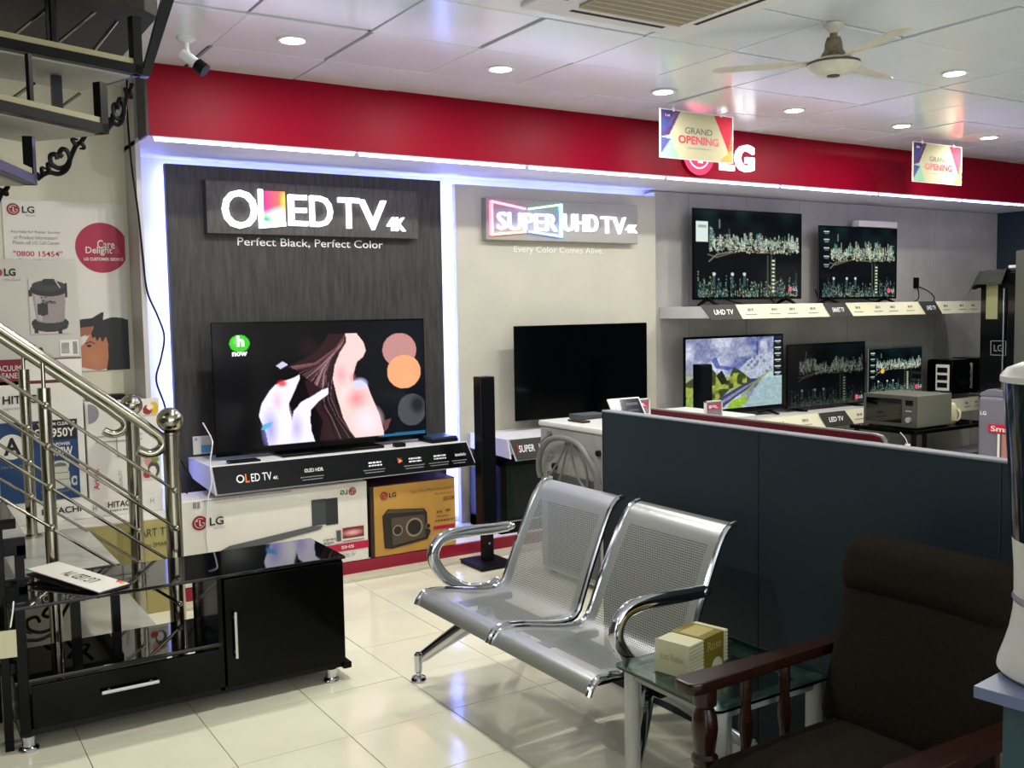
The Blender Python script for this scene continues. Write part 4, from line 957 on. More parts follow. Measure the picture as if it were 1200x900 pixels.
def spl(P, sub=5):
    P = [Vector((p[0], p[1])) for p in P]; Q = []
    for i in range(len(P)-1):
        a = P[max(i-1, 0)]; b = P[i]; c = P[i+1]; d = P[min(i+2, len(P)-1)]
        for k in range(sub):
            u = k/sub; Q.append(.5*((2*b)+(-a+c)*u+(2*a-5*b+4*c-d)*u*u+(-a+3*b-3*c+d)*u**3))
    Q.append(P[-1]); return Q
PR = spl(prof); arcl = [0]
for a, b in zip(PR, PR[1:]): arcl.append(arcl[-1]+(b-a).length)
TOT = arcl[-1]
def seat(fy0, fy1, by0, by1):
    """fy: front far/near y, by: back far/near y"""
    bm = bmesh.new(); uvl = bm.loops.layers.uv.new('UVMap'); rows = []
    NU = 8
    for p, s in zip(PR, arcl):
        u = s/TOT; ya = fy0+(by0-fy0)*u; yb = fy1+(by1-fy1)*u
        rows.append([bm.verts.new((p.x, ya+(yb-ya)*k/NU, p.y)) for k in range(NU+1)])
    for i in range(len(rows)-1):
        for k in range(NU):
            f = bm.faces.new((rows[i][k], rows[i][k+1], rows[i+1][k+1], rows[i+1][k])); f.smooth = True
            for l, (ii, kk) in zip(f.loops, ((i, k), (i, k+1), (i+1, k+1), (i+1, k))): l[uvl].uv = (kk/NU*.58, arcl[ii])
    bmesh.ops.translate(bm, vec=-Vector(bench.location), verts=bm.verts[:])
    me = bpy.data.meshes.new('seat_shell'); bm.to_mesh(me); bm.free(); me.materials.append(m_perf)
    o = bpy.data.objects.new('seat_shell', me); COL.objects.link(o); o.parent = bench
    # plain folded lips at front and top
    for k0, k1 in ((0, 7), (len(PR)-11, len(PR)-1)):
        pass
    for f0, b0 in ((fy0, by0), (fy1, by1)):
        path = []
        for p, s in list(zip(PR, arcl))[::3]+[(PR[-1], arcl[-1])]:
            path.append((p.x, f0+(b0-f0)*s/TOT, p.y-.001))
        MB().tube(path, .0125, 10, smooth=False).build('edge_tube', m_chrome, bench)
seat(3.74, 3.14, 3.715, 3.175)
seat(3.115, 2.505, 3.07, 2.53)
def armloop(y):
    MB().tube([(2.30, y, .42), (2.22, y, .402), (2.12, y, .42), (2.03, y, .480), (1.975, y, .555), (1.972, y, .61), (2.005, y, .655), (2.07, y, .672), (2.18, y, .672), (2.28, y, .668), (2.36, y, .668)], lambda u: .017+.004*max(0, math.sin(math.pi*u)), 14, flat=1.35, up=(0, 1, 0)).build('armrest', m_chrome, bench)
    MB().sph((2.365, y, .668), .022, (1.4, 1, .8)).build('arm_end', m_chrome, bench)
armloop(3.765); armloop(2.483)
MB().box(2.17, 2.25, 2.50, 3.74, .315, .375, bev=.008).build('beam', m_blackmetal, bench)
for yb in (3.62, 2.62):
    for dy in (0, .5 if yb > 3 else -.02):
        pass
for yc in (3.44, 2.81):
    for dy in (-.2, .2):
        MB().box(1.98, 2.29, yc+dy-.012, yc+dy+.012, .375, .402).build('seat_bracket', m_blackmetal, bench)
def leg(yb, yf, xf, xb):
    s = 1
    MB().tube([(2.21, yb, .335), (2.14, yb+(yf-yb)*.35, .29), (2.05, yb+(yf-yb)*.7, .20), (1.965, yf-(yf-yb)*.03, .115), (xf, yf, .10)], lambda u: .046-.026*u, 12, flat=.7).build('leg', m_chrome, bench)
    MB().tube([(2.21, yb, .335), (2.30, yb+(yf-yb)*.35, .28), (2.42, yb+(yf-yb)*.7, .17), (xb, yf, .10)], lambda u: .046-.026*u, 12, flat=.7).build('leg', m_chrome, bench)
    for x in (xf, xb):
        MB().lathe((x, yf, 0), [(.034, 0), (.036, .008), (.030, .02), (.013, .028), (.012, .04), (.017, .045), (.019, .12), (.012, .13)], 24).build('foot_glide', m_chrome, bench)
leg(3.58, 3.868, 1.935, 2.52)
leg(2.62, 2.40, 1.94, 2.52)

# ------------------------------------------------------------------ glass side table with tissue box
t = thing('side_table', 'low glass-topped side table with thick white legs at the bench\'s near end', 'table', (2.18, 2.21, 0))
m_gl = mat('greenish table glass', '#8fb0a8', .02, trans=1., ior=1.45)
def rrect(x0, x1, y0, y1, r, n=6):
    P = []
    for cx, cy, a in ((x1-r, y1-r, 0), (x0+r, y1-r, 90), (x0+r, y0+r, 180), (x1-r, y0+r, 270)): P += arc(cx, cy, r, a, a+90, n)
    return P
MB().prism(rrect(1.925, 2.43, 1.975, 2.45, .03), 'z', .502, .510).build('glass_top', m_gl, t)
m_tw = mat('cream table legs', '#b5b6b0', .35)
for a, b in ((1.975, 2.41), (1.975, 2.02), (2.385, 2.41), (2.385, 2.02)):
    MB().cyl((a, b, 0), (a, b, .50), .026, 24).build('leg', m_tw, t)
MB().box(1.975, 2.385, 2.395, 2.425, .468, .498).box(1.975, 2.385, 2.005, 2.035, .468, .498).box(1.96, 1.99, 2.02, 2.425, .468, .498).box(2.37, 2.40, 2.02, 2.425, .468, .498).build('apron', mat('grey table rail', '#8e9290', .4), t)
t = thing('tissue_box', 'cream and gold tissue packs stack on the glass side table', 'tissue box', (2.13, 2.28, .511))
A = Matrix.Translation((2.125, 2.29, .511)) @ Matrix.Rotation(math.radians(14), 4, 'Z')
m_tc = mat('cream tissue card', '#cdc9a8', .6); m_tg = mat('gold tissue print', '#7b6c26', .4)
mb = MB()
for k in range(9): mb.box(-.115, .115, -.062, .062, .002+k*.0115, .0118+k*.0115, bev=.002, M=A, seg=1)
mb.build('tissue_layers', m_tc, t)
mb = MB(); mb.box(-.03, .085, -.0632, .0632, .0005, .1068, M=A); mb.build('gold_band', m_tg, t)
mb = MB(); mb.box(-.116, -.1145, -.0625, .0625, .0, .1065, M=A); mb.build('end_flap', m_tc, t)
MA = A @ Matrix.Translation((-.117, 0, .06)); 
put(text_local('Just Relax', .09, .03, 0, 0), 'lettering', mat('tissue print', '#a29c74', .6), A @ frameM((-.1170, 0, .052), (0, -1, 0), (0, 0, 1)), t)
put(text_local('Rose', .08, .03, 0, 0), 'lettering', mat('tissue gold text', '#b8ac6a', .6), A @ frameM((.03, -.0640, .075), (1, 0, 0), (0, 0, 1)), t)
mb = MB(); mb.prism(arc(.045, .0, .03, 0, 180, 14), 'y', -.0650, -.0634); mb.bm.transform(A); mb.build('fan_print', m_tc, t)
mb = MB(); mb.box(-.02, .075, -.035, .035, .1068, .1074, M=A); mb.build('top_window', mat('pale gold', '#b3a566', .5), t)

# ------------------------------------------------------------------ brown armchair
ac = thing('armchair', 'brown fabric armchair with dark carved wooden arms, nearest the viewer', 'armchair', (2.1, 1.62, 0))
m_sf = m_sofa
MB().soft((2.06, 1.615, .395), (.60, .53, .135), .42, 12, puff=.02).build('seat_cushion', m_sf, ac)
Rb = Matrix.Rotation(math.radians(17), 4, 'Y')
MB().soft((2.385, 1.635, .67), (.13, .56, .54), .45, 12, M=Rb, puff=.02).build('back_cushion', m_sf, ac)
MB().soft((2.445, 1.64, .875), (.17, .585, .20), .45, 12, M=Rb, puff=.012).build('head_cushion', m_sf, ac)
mb = MB(); mb.box(-.02, .02, -.27, .27, -.42, .30, M=Matrix.Translation((2.49, 1.63, .60)) @ Rb, bev=.01); mb.build('back_frame', m_brwood, ac)
for s, yy in ((1, 1.955), (-1, 1.295)):
    pts = [(1.775, yy-.02), (1.782, yy-.038), (1.81, yy-.045), (1.95, yy-.040), (2.15, yy-.033), (2.42, yy-.028), (2.42, yy+.028), (2.15, yy+.033), (1.95, yy+.040), (1.81, yy+.045), (1.782, yy+.038), (1.775, yy+.02)]
    MB().prism(pts, 'z', .607, .642, bev=.008).build('armrest', m_brwood, ac)
    MB().lathe((1.86, yy, 0), [(.03, 0), (.034, .03), (.026, .10), (.034, .16), (.036, .26), (.036, .36), (.030, .385), (.037, .395), (.037, .41), (.028, .42), (.032, .45), (.037, .49), (.034, .525), (.024, .55), (.033, .56), (.034, .58), (.034, .607)], 28).build('front_post', m_brwood, ac)
    for xx in (2.02, 2.18):
        MB().lathe((xx, yy, 0), [(.012, .33), (.018, .36), (.014, .40), (.022, .46), (.014, .52), (.018, .56), (.014, .607)], 20).build('spindle', m_brwood, ac)
    MB().box(1.84, 2.46, yy-.018, yy+.018, .27, .335, bev=.006).build('side_rail', m_brwood, ac)
    mb = MB(); mb.box(2.42, 2.47, yy-.02, yy+.02, 0, .64, bev=.006).build('rear_leg', m_brwood, ac)
MB().box(1.845, 1.875, 1.30, 1.95, .27, .33, bev=.006).build('front_rail', m_brwood, ac)

# ------------------------------------------------------------------ near display stand with an appliance (right edge)
t = thing('pedestal_counter', 'teal-sided pedestal with blue-grey top at the right edge, nearest the viewer', 'counter', (1.5, .6, 0))
MB().prism([(1.205, .752), (1.62, .80), (1.66, .40), (1.26, .34)], 'z', 1.13, 1.146).build('top', mat('blue grey top', '#5d6684', .3), t)
MB().prism([(1.235, .728), (1.60, .77), (1.63, .43), (1.285, .38)], 'z', 0, 1.13).build('side', mat('teal side', '#243f46', .5), t)
t = thing('blender', 'countertop blender with dark jar, white lid and flared white base, cut off at right', 'blender', (1.38, .70, 1.146))
bx_, by_ = 1.347, .691
mwp = mat('white plastic', '#d2d0cc', .35)
MB().lathe((bx_, by_, 1.147), [(.094, 0), (.099, .005), (.098, .014), (.091, .035), (.084, .06), (.080, .085), (.079, .10)], 48).build('base', mwp, t)
MB().lathe((bx_, by_, 1.147), [(.0795, .10), (.082, .104), (.0795, .110)], 48).build('base_ring', mat('silver ring', '#9a9a9a', .3, metal=.8), t)
MB().lathe((bx_, by_, 1.147), [(.079, .11), (.080, .15), (.083, .188)], 48).build('motor_collar', mwp, t)
MB().lathe((bx_, by_, 1.147), [(.083, .188), (.087, .25), (.094, .34), (.099, .404)], 48).build('jar', mat('dark teal jar', '#0d2024', .08, spec=.6), t)
MB().lathe((bx_, by_, 1.147), [(.102, .404), (.102, .412), (.094, .422), (.075, .430), (.03, .433)], 48).build('lid', mwp, t)
for aa in (2.9, 3.6):
    MB().tube([(bx_+math.cos(aa)*.086, by_+math.sin(aa)*.086, 1.147+.20), (bx_+math.cos(aa)*.0915, by_+math.sin(aa)*.0915, 1.147+.29), (bx_+math.cos(aa)*.100, by_+math.sin(aa)*.100, 1.147+.40)], .003, 8).build('jar_trim', m_chrome, t)

# ------------------------------------------------------------------ black glass television stand (left foreground)
st = thing('tv_stand', 'black gloss television stand with one door and one drawer, left foreground', 'tv stand', (1.0, 4.28, 0))
MB().box(.33, 1.68, 4.06, 4.49, .558, .572, bev=.003).build('top_glass', m_glassblk, st)
MB().box(.335, 1.12, 4.08, 4.49, .262, .280, bev=.003).build('lower_deck', m_glassblk, st)
MB().box(.345, 1.67, 4.085, 4.48, .058, .082).build('bottom_board', m_blackm, st)
MB().box(.345, .385, 4.075, 4.49, .07, .558, bev=.004).build('side_panel', m_black, st)
MB().box(1.11, 1.13, 4.085, 4.49, .07, .558).build('divider', m_black, st)
MB().box(1.655, 1.672, 4.085, 4.49, .07, .558).build('side_panel', m_black, st)
MB().box(1.13, 1.655, 4.47, 4.49, .07, .558).build('back_board', m_blackm, st)
MB().box(.575, .61, 4.30, 4.34, .28, .558).build('middle_post', m_black, st)
MB().box(1.655, 1.695, 4.055, 4.49, .055, .085, bev=.006).build('base_lip', m_black, st)
d = MB().box(.39, 1.105, 4.062, 4.082, .09, .258, bev=.003).build('drawer', m_black, st)
MB().box(.635, .854, 4.038, 4.046, .176, .190, bev=.003).box(.66, .67, 4.044, 4.063, .178, .188).box(.82, .83, 4.044, 4.063, .178, .188).build('handle', m_alu, d)
d = MB().box(1.135, 1.668, 4.062, 4.082, .085, .550, bev=.003).build('door', m_black, st)
MB().box(1.166, 1.178, 4.038, 4.046, .21, .41, bev=.003).box(1.168, 1.176, 4.044, 4.063, .23, .24).box(1.168, 1.176, 4.044, 4.063, .38, .39).build('handle', m_alu, d)
for a, b in ((1.61, 4.10), (.375, 4.10), (1.61, 4.44), (.375, 4.44)):
    MB().lathe((a, b, 0), [(.036, 0), (.038, .006), (.034, .014), (.025, .02), (.024, .04), (.026, .044), (.026, .058)], 28).build('foot', m_chrome, st)
# open price board lying on the stand
t = thing('price_board', 'white folded price board lying askew on the black stand\'s top', 'sign', (.60, 4.28, .573))
A = Matrix.Translation((.605, 4.30, .600)) @ Matrix.Rotation(math.radians(-64), 4, 'Z') @ Matrix.Rotation(math.radians(4), 4, 'Y')
mb = MB(); mb.box(-.235, .235, -.07, .07, -.004, 0, M=A); mb.build('board', m_box, t)
mb = MB(); mb.box(-.235, .235, -.075, .075, -.026, -.020, M=A); mb.box(.229, .235, -.07, .07, -.024, -.003, M=A); mb.build('back_board', mat('board edge', '#2b2b2b', .5), t)
put(text_local('LG LED TV', .19, .055, 0, .0), 'lettering', m_blackp, A @ Matrix.Translation((.02, 0, .0016)) @ Matrix(((-1, 0, 0, 0), (0, 0, -1, 0), (0, -1, 0, 0), (0, 0, 0, 1))), t)
for nm, colr, a0, a1 in (('orange print', '#e0702a', .18, .20), ('yellow print', '#e8b030', .20, .215), ('red print2', '#c03048', .165, .18), ('blue print2', '#2a4a8a', -.235, -.215), ('green print', '#3a8a60', -.215, -.20)):
    mb = MB(); mb.prism([(a0, .068), (a1, .068), (a1+.012, .045), (a0+.012, .052)] if a0 > 0 else [(a0, -.074), (a1, -.074), (a1, -.088), (a0, -.085)], 'z', .0003, .0010); mb.bm.transform(A); mb.build('colour_print', mat(nm, colr, .5), t)
t = thing('price_tag', 'cream paper tag hung on the left side of the black stand', 'tag', (.33, 3.98, .50))
MB().tube([(.345, 4.05, .60), (.335, 4.0, .57), (.322, 3.96, .53)], .003, 6).build('string', m_box, t)
Mt = frameM((.310, 3.94, .475), (1, -.2, 0), (.25, 0, 1)); mb = MB(); mb.box(-.028, .028, -.001, .001, -.05, .05, M=Mt); mb.build('card', mat('cream tag', '#cfcaa8', .6), t)
# a taller black stand cut off by the left edge
t = thing('black_side_table', 'black table cut off by the left edge, standing by the television stand', 'table', (.1, 4.3, 0))
MB().box(-.35, .372, 4.10, 4.5, .865, .905, bev=.004).build('table_top', m_black, t)
for a in (-.33, .295):
    for b in (4.12, 4.44): MB().box(a, a+.032, b, b+.035, 0, .865, bev=.003).build('leg', m_black, t)
MB().box(-.33, .355, 4.125, 4.15, .30, .34).build('stretcher', m_black, t)

# ------------------------------------------------------------------ stairs: marble steps and stainless railings
m_stframe = m_blackmetal
lo = thing('lower_stairs', 'lower marble steps in black steel framing behind the television stand', 'stairs', (.3, 5.1, 0))
MB().box(-.2, 1.025, 4.66, 5.56, 0, .17, bev=.006).build('first_step', m_marble, lo)
MB().box(-.9, .84, 4.68, 5.60, .50, .54, bev=.006).build('tread', m_marble, lo)
MB().box(-.9, .835, 4.66, 4.68, .46, .535).box(.80, .835, 4.66, 5.60, .44, .50).box(-.9, .80, 5.58, 5.60, .44, .50).box(.79, .825, 4.64, 4.68, .17, .46).box(.79, .825, 5.6, 5.64, .17, .46).build('tread_frame', m_stframe, lo)
MB().box(-1.6, .46, 4.68, 5.60, .68, .72, bev=.006).build('tread', m_marble, lo)
MB().box(-1.6, .455, 4.66, 4.68, .64, .715).box(.42, .455, 4.66, 5.60, .62, .68).box(.41, .445, 4.64, 4.68, .54, .64).build('tread_frame', m_stframe, lo)
def scroll_path(o, u, w, L, H):
    """wrought scroll: o start, u horizontal dir, w up; two opposed curls and a stem"""
    o = Vector(o); u = Vector(u).normalized(); w = Vector(w)
    def P(a, b): return o+u*(a*L)+w*(b*H)
    main = [P(0, 0), P(.12, .10), P(.25, .16), P(.42, .14), P(.58, .24), P(.66, .44), P(.62, .62), P(.52, .66), P(.46, .56), P(.52, .50)]
    sec = [P(1, 1), P(.90, .84), P(.80, .76), P(.72, .60), P(.60, .34), P(.44, .26), P(.30, .34), P(.28, .50), P(.38, .54), P(.42, .44)]
    leafs = [[P(.12, .10), P(.10, .24), P(.20, .22)], [P(.25, .16), P(.22, .34), P(.32, .26)], [P(.90, .84), P(.96, .72), P(.86, .70)], [P(.80, .76), P(.72, .88), P(.84, .88)], [P(0, 0), P(.02, .12), P(-.04, .08)]]
    return main, sec, leafs
def scroll(o, u, L, H, parent):
    m_, s_, lf = scroll_path(o, u, (0, 0, 1), L, H)
    mb = MB(); mb.tube(m_, .008, 8); mb.tube(s_, .008, 8)
    for l in lf: mb.tube(l, lambda q: .009*(1-.7*q), 8)
    mb.build('scroll_ornament', m_blackmetal, parent)
scroll((.35, 4.72, .20), (1, 0, 0), .36, .26, lo)
def railing(y, dx, name_lab, zoff=0., posts=((.552, 1.40, .17),)):
    t = thing('stair_railing', name_lab, 'railing', (.6+dx, y, 0), 'stainless stair railings')
    X = 1.068+dx
    MB().cyl((X, y, 0), (X, y, 1.115), .036, 28).build('newel_post', m_steel, t)
    MB().lathe((X, y, 0), [(.036, 1.115), (.040, 1.118), (.040, 1.128), (.022, 1.132)], 28).build('newel_cap', m_steel, t)
    MB().sph((X, y, 1.184), .058, seg=32).build('newel_ball', m_steel, t)
    sl = .80
    za = lambda x: 1.155+(.975-x+dx)*sl+0
    # handrail with curled end
    MB().tube([(-.6+dx, y, za(-.6+dx)), (.0+dx, y, za(dx)), (.5+dx, y, za(.5+dx)), (.90+dx, y, za(.90+dx)), (.985+dx, y, 1.142), (1.025+dx, y, 1.105), (1.032+dx, y, 1.07), (1.005+dx, y, 1.043), (.965+dx, y, 1.038), (.925+dx, y, 1.058)], .0225, 16).build('handrail', m_steel, t)
    MB().cyl((1.025+dx, y, 1.10), (X-.03, y, 1.105), .008).build('rail_pin', m_steel, t)
    for (px, pt_, pb) in posts:
        MB().cyl((px+dx, y, pb), (px+dx, y, pt_), .0265, 24).build('post', m_steel, t)
        MB().cyl((px+dx, y, pt_), (px+dx, y, za(px+dx)), .009).build('post_pin', m_steel, t)
        MB().lathe((px+dx, y, pb), [(.05, 0), (.05, .012), (.028, .018)], 20).build('post_flange', m_steel, t)
    for k, z0 in enumerate((.864, .688, .512, .336)):
        MB().cyl((-.6+dx, y-.03, z0+(1.07+.6)*.815), (X, y-.03, z0), .0075, 10).build('rod', m_steel, t)
        MB().sph((X, y-.036, z0), .014).build('rod_knob', m_steel, t)
        for (px, pt_, pb) in posts:
            zz = z0+(1.07-px)*.815
            if zz < pt_: MB().sph((px+dx, y-.030, zz), .016).build('rod_knob', m_steel, t)
railing(4.60, 0, 'near stainless stair railing with ball-topped post, in front of the stairs', posts=((.552, 1.36, 0), (-.2, 1.95, 0)))
railing(5.50, 0.012, 'rear stainless stair railing with ball-topped post, by the stacked cartons', posts=((.56, 1.40, .54), (-.2, 1.95, .72)))

# upper flight winding overhead
us = thing('upper_stairs', 'upper flight of black steel stairs with scroll brackets, overhead at top left', 'stairs', (.3, 3.5, 2.0))
m_under = mat('painted tread underside', '#a9a89c', .6, vary=.06, vscale=5)
m_nose = mat('cream tread edge', '#8f8a68', .5)
def tread(rx, ry, z, ux, uy, L, D=.26, riser=.16, side=True):
    """front bottom edge ends at (rx,ry,z) on the right; u points along it to the right"""
    u = Vector((ux, uy, 0)).normalized(); v = Vector((-u.y, u.x, 0))
    if v.y < 0: v = -v
    M = Matrix(((u.x, v.x, 0, rx), (u.y, v.y, 0, ry), (0, 0, 1, z), (0, 0, 0, 1)))
    mb = MB(); mb.box(-L, 0, 0, .035, 0, .032, M=M, bev=.002, seg=1); mb.box(-.03, 0, 0, D, 0, .032, M=M); mb.build('front_bar', m_blackmetal, us)
    mb = MB(); mb.box(-L, -.03, .004, .03, .032, .05, M=M); mb.build('tread_nosing', m_nose, us)
    mb = MB(); mb.box(-L, -.028, .035, D+.06, -.006, .022, M=M); mb.build('tread_underside', m_under, us)
    if side:
        mb = MB(); mb.box(-.032, 0, .0, .03, .03, riser, M=M); mb.build('riser_bar', m_blackmetal, us)
        mb = MB(); mb.box(-.30, -.286, .02, .034, .05, riser+.03, M=M); mb.build('baluster', m_blackmetal, us)
tread(.777, 3.508, 2.470, .445, .16, 1.3, D=.30, riser=.19)
tread(.657, 3.495, 2.262, .345, .259, 1.2, D=.28, riser=.165)
tread(.432, 3.491, 2.082, .135, .318, 1.0, D=.26, riser=.15)
# stringer end bars beside the uppermost tread and landing above
MB().prism([(.775, 2.47), (.80, 2.47), (.90, 2.76), (.86, 2.76)], 'y', 3.52, 3.56).build('string_bar', m_blackmetal, us)
MB().prism([(-1.2, 3.35), (.30, 3.40), (.80, 3.56), (.86, 3.62), (.86, 4.3), (-1.2, 4.3)], 'z', 2.70, 2.76, bev=.004).build('landing_slab', mat('dark textured soffit', '#37342d', .8, vary=.25, vscale=40), us)
MB().prism([(-1.2, 3.36), (.30, 3.41), (.79, 3.57), (.85, 3.63), (.85, 4.28), (-1.2, 4.28)], 'z', 2.765, 2.998).build('landing_curb', m_under, us)
scroll((.445, 3.60, 2.115), (1, .1, 0), .16, .16, us)
scroll((.662, 3.56, 2.285), (1, .05, 0), .09, .165, us)
scroll((.26, 3.60, 1.99), (1, .1, 0), .10, .10, us)
for (x0, z0, x1, z1) in ((.32, 2.50, .52, 2.70), (.46, 2.50, .66, 2.70), (.60, 2.50, .73, 2.68), (.31, 2.31, .46, 2.44), (.45, 2.29, .60, 2.42)):
    MB().cyl((x0, 3.62, z0), (x1, 3.66, z1), .006, 8).build('railing_rod', m_steel, us)
for (x, z0, z1) in ((.515, 2.50, 2.70), (.52, 2.29, 2.46)):
    MB().box(x-.016, x+.016, 3.60, 3.63, z0, z1).build('railing_post', m_blackmetal, us)

# ------------------------------------------------------------------ cartons stacked by the stairs and wall posters
def carton(x0, x1, y0, y1, z0, z1, label, name='carton', m=None):
    t = thing(name, label, 'carton', ((x0+x1)/2, (y0+y1)/2, z0), 'cartons stacked behind the stairs')
    MB().box(x0, x1, y0, y1, z0, z1, bev=.003, seg=1).build('body', m or m_box, t)
    return t
t = carton(.30, 1.30, 5.62, 6.12, 0, .528, 'ochre television carton with white top printed SMART TV, beside the soundbar carton', m=mat('dull ochre carton', '#a89d62', .6, vary=.06, vscale=5))
MB().box(.30, 1.30, 5.62, 6.12, .528, .534).build('white_top', m_box, t)
texts([('SMART TV', (1.06, 1.285, .435, .48)), ('80 cm SMART', (1.10, 1.28, .375, .40)), ('32LJ', (1.17, 1.27, .12, .155))], 5.617, mat('print brown black', '#3a3420', .6), t)
t = carton(.40, 1.30, 5.85, 6.12, .535, .632, 'flat white carton lying under the blue-panelled and line-drawn upright cartons')
texts([('HITACHI', (1.00, 1.16, .58, .615)), ('HITACHI', (.66, .86, .58, .615)), ('Inspire the Next', (1.01, 1.16, .555, .57))], 5.847, m_blackp, t, bold=.02)
texts([('H', (1.23, 1.25, .58, .61)), ('H', (.92, .94, .57, .605))], 5.847, m_greyp, t)
t = carton(.46, .895, 5.85, 6.12, .63, 1.30, 'white and blue vacuum cleaner carton printed with 950Y and a white disc')
yq = 5.847
MB().box(.465, .86, yq-.001, yq, .66, 1.10).build('blue_panel', mat('print blue', '#173a66', .5), t)
MB().prism([(.60, 1.02), (.66, 1.10), (.855, 1.10), (.855, .99), (.62, .99)], 'y', yq-.0016, yq-.001).build('black_panel', m_blackp, t)
text('HITACHI', (.50, .72, 1.20, 1.245), yq-.001, m_blackp, t, bold=.02); text('Inspire the Next', (.50, .62, 1.165, 1.185), yq-.001, m_greyp, t)
texts([('VACUUM CLEANER', (.66, .85, 1.07, 1.088)), ('CV-950Y', (.64, .845, 1.005, 1.055))], yq-.0025, m_box, t, bold=.02)
texts([('HI-POWER', (.72, .82, .958, .975)), ('2000W', (.70, .83, .90, .95))], yq-.0025, m_box, t, bold=.02)
texts([('Extra Suction Powerful', (.475, .62, .855, .872)), ('For Professional', (.66, .80, .70, .715))], yq-.0025, m_greyp, t)
a = arc(.53, .97, .068, 0, 360, 26)[:-1]; MB().prism(a, 'y', yq-.0018, yq-.001).build('white_disc', m_box, t)
text('A', (.49, .575, .925, 1.02), yq-.0025, m_blackp, t, bold=.03)
c = Canvas(40, 50, '#173a66'); c.ell(.5, .2, .28, .16, '#c4c4b4'); c.ell(.5, .2, .2, .1, '#60645c'); c.poly([(.25, .22), (.75, .22), (.8, .85), (.3, .9)], '#b6b6a6'); c.ell(.15, .3, .08, .12, '#aaa'+'aaa'); c.ell(.92, .68, .1, .15, '#c4c4b4'); c.ell(.92, .68, .05, .08, '#173a66')
c.rect(.3, .4, .76, .43, '#4a5048'); c.rect(.3, .6, .78, .63, '#4a5048'); c.build('printed_cleaner', WM(.76, yq-.0014, .79), .17, .18, m_print, t)
t = carton(.905, 1.30, 5.85, 6.12, .63, 1.185, 'white carton with grey line drawings and small food pictures, upright by the stair post')
MB().box(.95, 1.20, yq-.001, yq, .985, .99).box(.95, 1.20, yq-.001, yq, .955, .96).box(1.06, 1.065, yq-.001, yq, .87, .985).box(1.06, 1.18, yq-.001, yq, .865, .87).box(1.12, 1.125, yq-.001, yq, .80, .865).build('line_drawing', m_greyp, t)
me = text_local('Ariete.', .12, .03, 0, .02); put(me, 'lettering', m_redpr, frameM((.945, yq-.001, .75), (0, 0, 1), (-1, 0, 0)), t)
me = text_local('QUALITY', .10, .022, 0, .0); put(me, 'lettering', m_greyp, frameM((1.075, yq-.001, .74), (0, 0, 1), (-1, 0, 0)), t)
a = arc(.92, 1.12, .055, -90, 90, 16); MB().prism(a, 'y', yq-.0014, yq).build('grey_seal', m_greyp, t)
c = Canvas(24, 16, '#d9d5cb'); c.ell(.75, .5, .25, .45, '#d0a828'); c.ell(.4, .6, .25, .35, '#8a2018'); c.ell(.55, .4, .18, .2, '#e8d8c0'); c.build('printed_food', WM(1.245, yq-.0012, 1.13), .10, .075, m_print, t)
c = Canvas(24, 30, '#cfccc0'); c.ell(.4, .3, .3, .25, '#c08a80'); c.ell(.6, .65, .32, .3, '#3a3834'); c.ell(.55, .7, .2, .18, '#d8d4c8'); c.ell(.25, .8, .2, .15, '#a02a20'); c.ell(.7, .3, .2, .12, '#6a7a3a'); c.build('printed_dish', WM(1.245, yq-.0012, .80), .10, .16, m_print, t)
tag(MB().box(.93, 1.13, 5.9, 6.0, 1.187, 1.215, M=Matrix.Translation((0, 0, 0))).build('black_tray', m_blackm, loc=(1.0, 5.95, 1.187)), 'thin black tray lying on the carton with line drawings', 'tray')

t = carton(.36, .905, 5.90, 6.12, 1.30, 1.975, 'grey carton printed with a drum vacuum cleaner and the word Turbo, topmost of the stack', m=mat('silver grey carton', '#b7b4aa', .5))
yr = 5.897
MB().box(.36, .905, yr-.001, yr, 1.30, 1.432).build('white_band', m_box, t)
MB().box(.36, .905, yr-.0016, yr, 1.430, 1.437).box(.36, .905, yr-.0016, yr, 1.30, 1.318).build('red_line', mat('dark red line', '#5a1626', .5), t)
MB().box(.36, .615, yr-.0016, yr, 1.30, 1.43).build('red_panel', mat('wine panel', '#741228', .5), t)
texts([('VACUUM', (.47, .60, 1.375, 1.405)), ('CLEANER', (.47, .60, 1.335, 1.365))], yr-.0025, m_box, t)
text('LG', (.545, .60, 1.885, 1.925), yr-.001, m_blackp, t, bold=.03); text("Life's Good", (.54, .62, 1.86, 1.872), yr-.001, m_greyp, t)
a = arc(.515, 1.903, .022, 0, 360, 20)[:-1]; MB().prism(a, 'y', yr-.001, yr).build('emblem_disc', m_redlogo, t)
text('Turbo', (.60, .715, 1.46, 1.515), yr-.001, m_blackp, t, bold=.03)
MB().box(.80, .895, yr-.001, yr, 1.445, 1.535).build('barcode_label', m_box, t)
mb = MB()
for k in range(9): mb.box(.808+k*.0045, .810+k*.0045, yr-.0016, yr, 1.46, 1.52)
for k in range(6): mb.box(.866+k*.004, .868+k*.004, yr-.0016, yr, 1.455, 1.525)
mb.build('barcode', m_blackp, t)
c = Canvas(70, 100, '#b7b4aa')
c.ell(.5, .80, .46, .13, '#1c1c1c'); c.rect(.04, .78, .96, .84, '#1c1c1c'); c.ell(.5, .86, .44, .10, '#262626'); c.rect(.10, .88, .2, .98, '#151515'); c.rect(.68, .9, .78, 1.0, '#151515')
c.poly([(.08, .22), (.92, .22), (.86, .74), (.16, .74)], '#8b7f7d'); c.ell(.51, .74, .35, .06, '#8b7f7d'); c.poly([(.14, .24), (.3, .24), (.32, .76), (.2, .74)], '#a59a97')
c.rect(.2, .45, .46, .65, '#222222'); c.ell(.33, .55, .13, .12, '#222222')
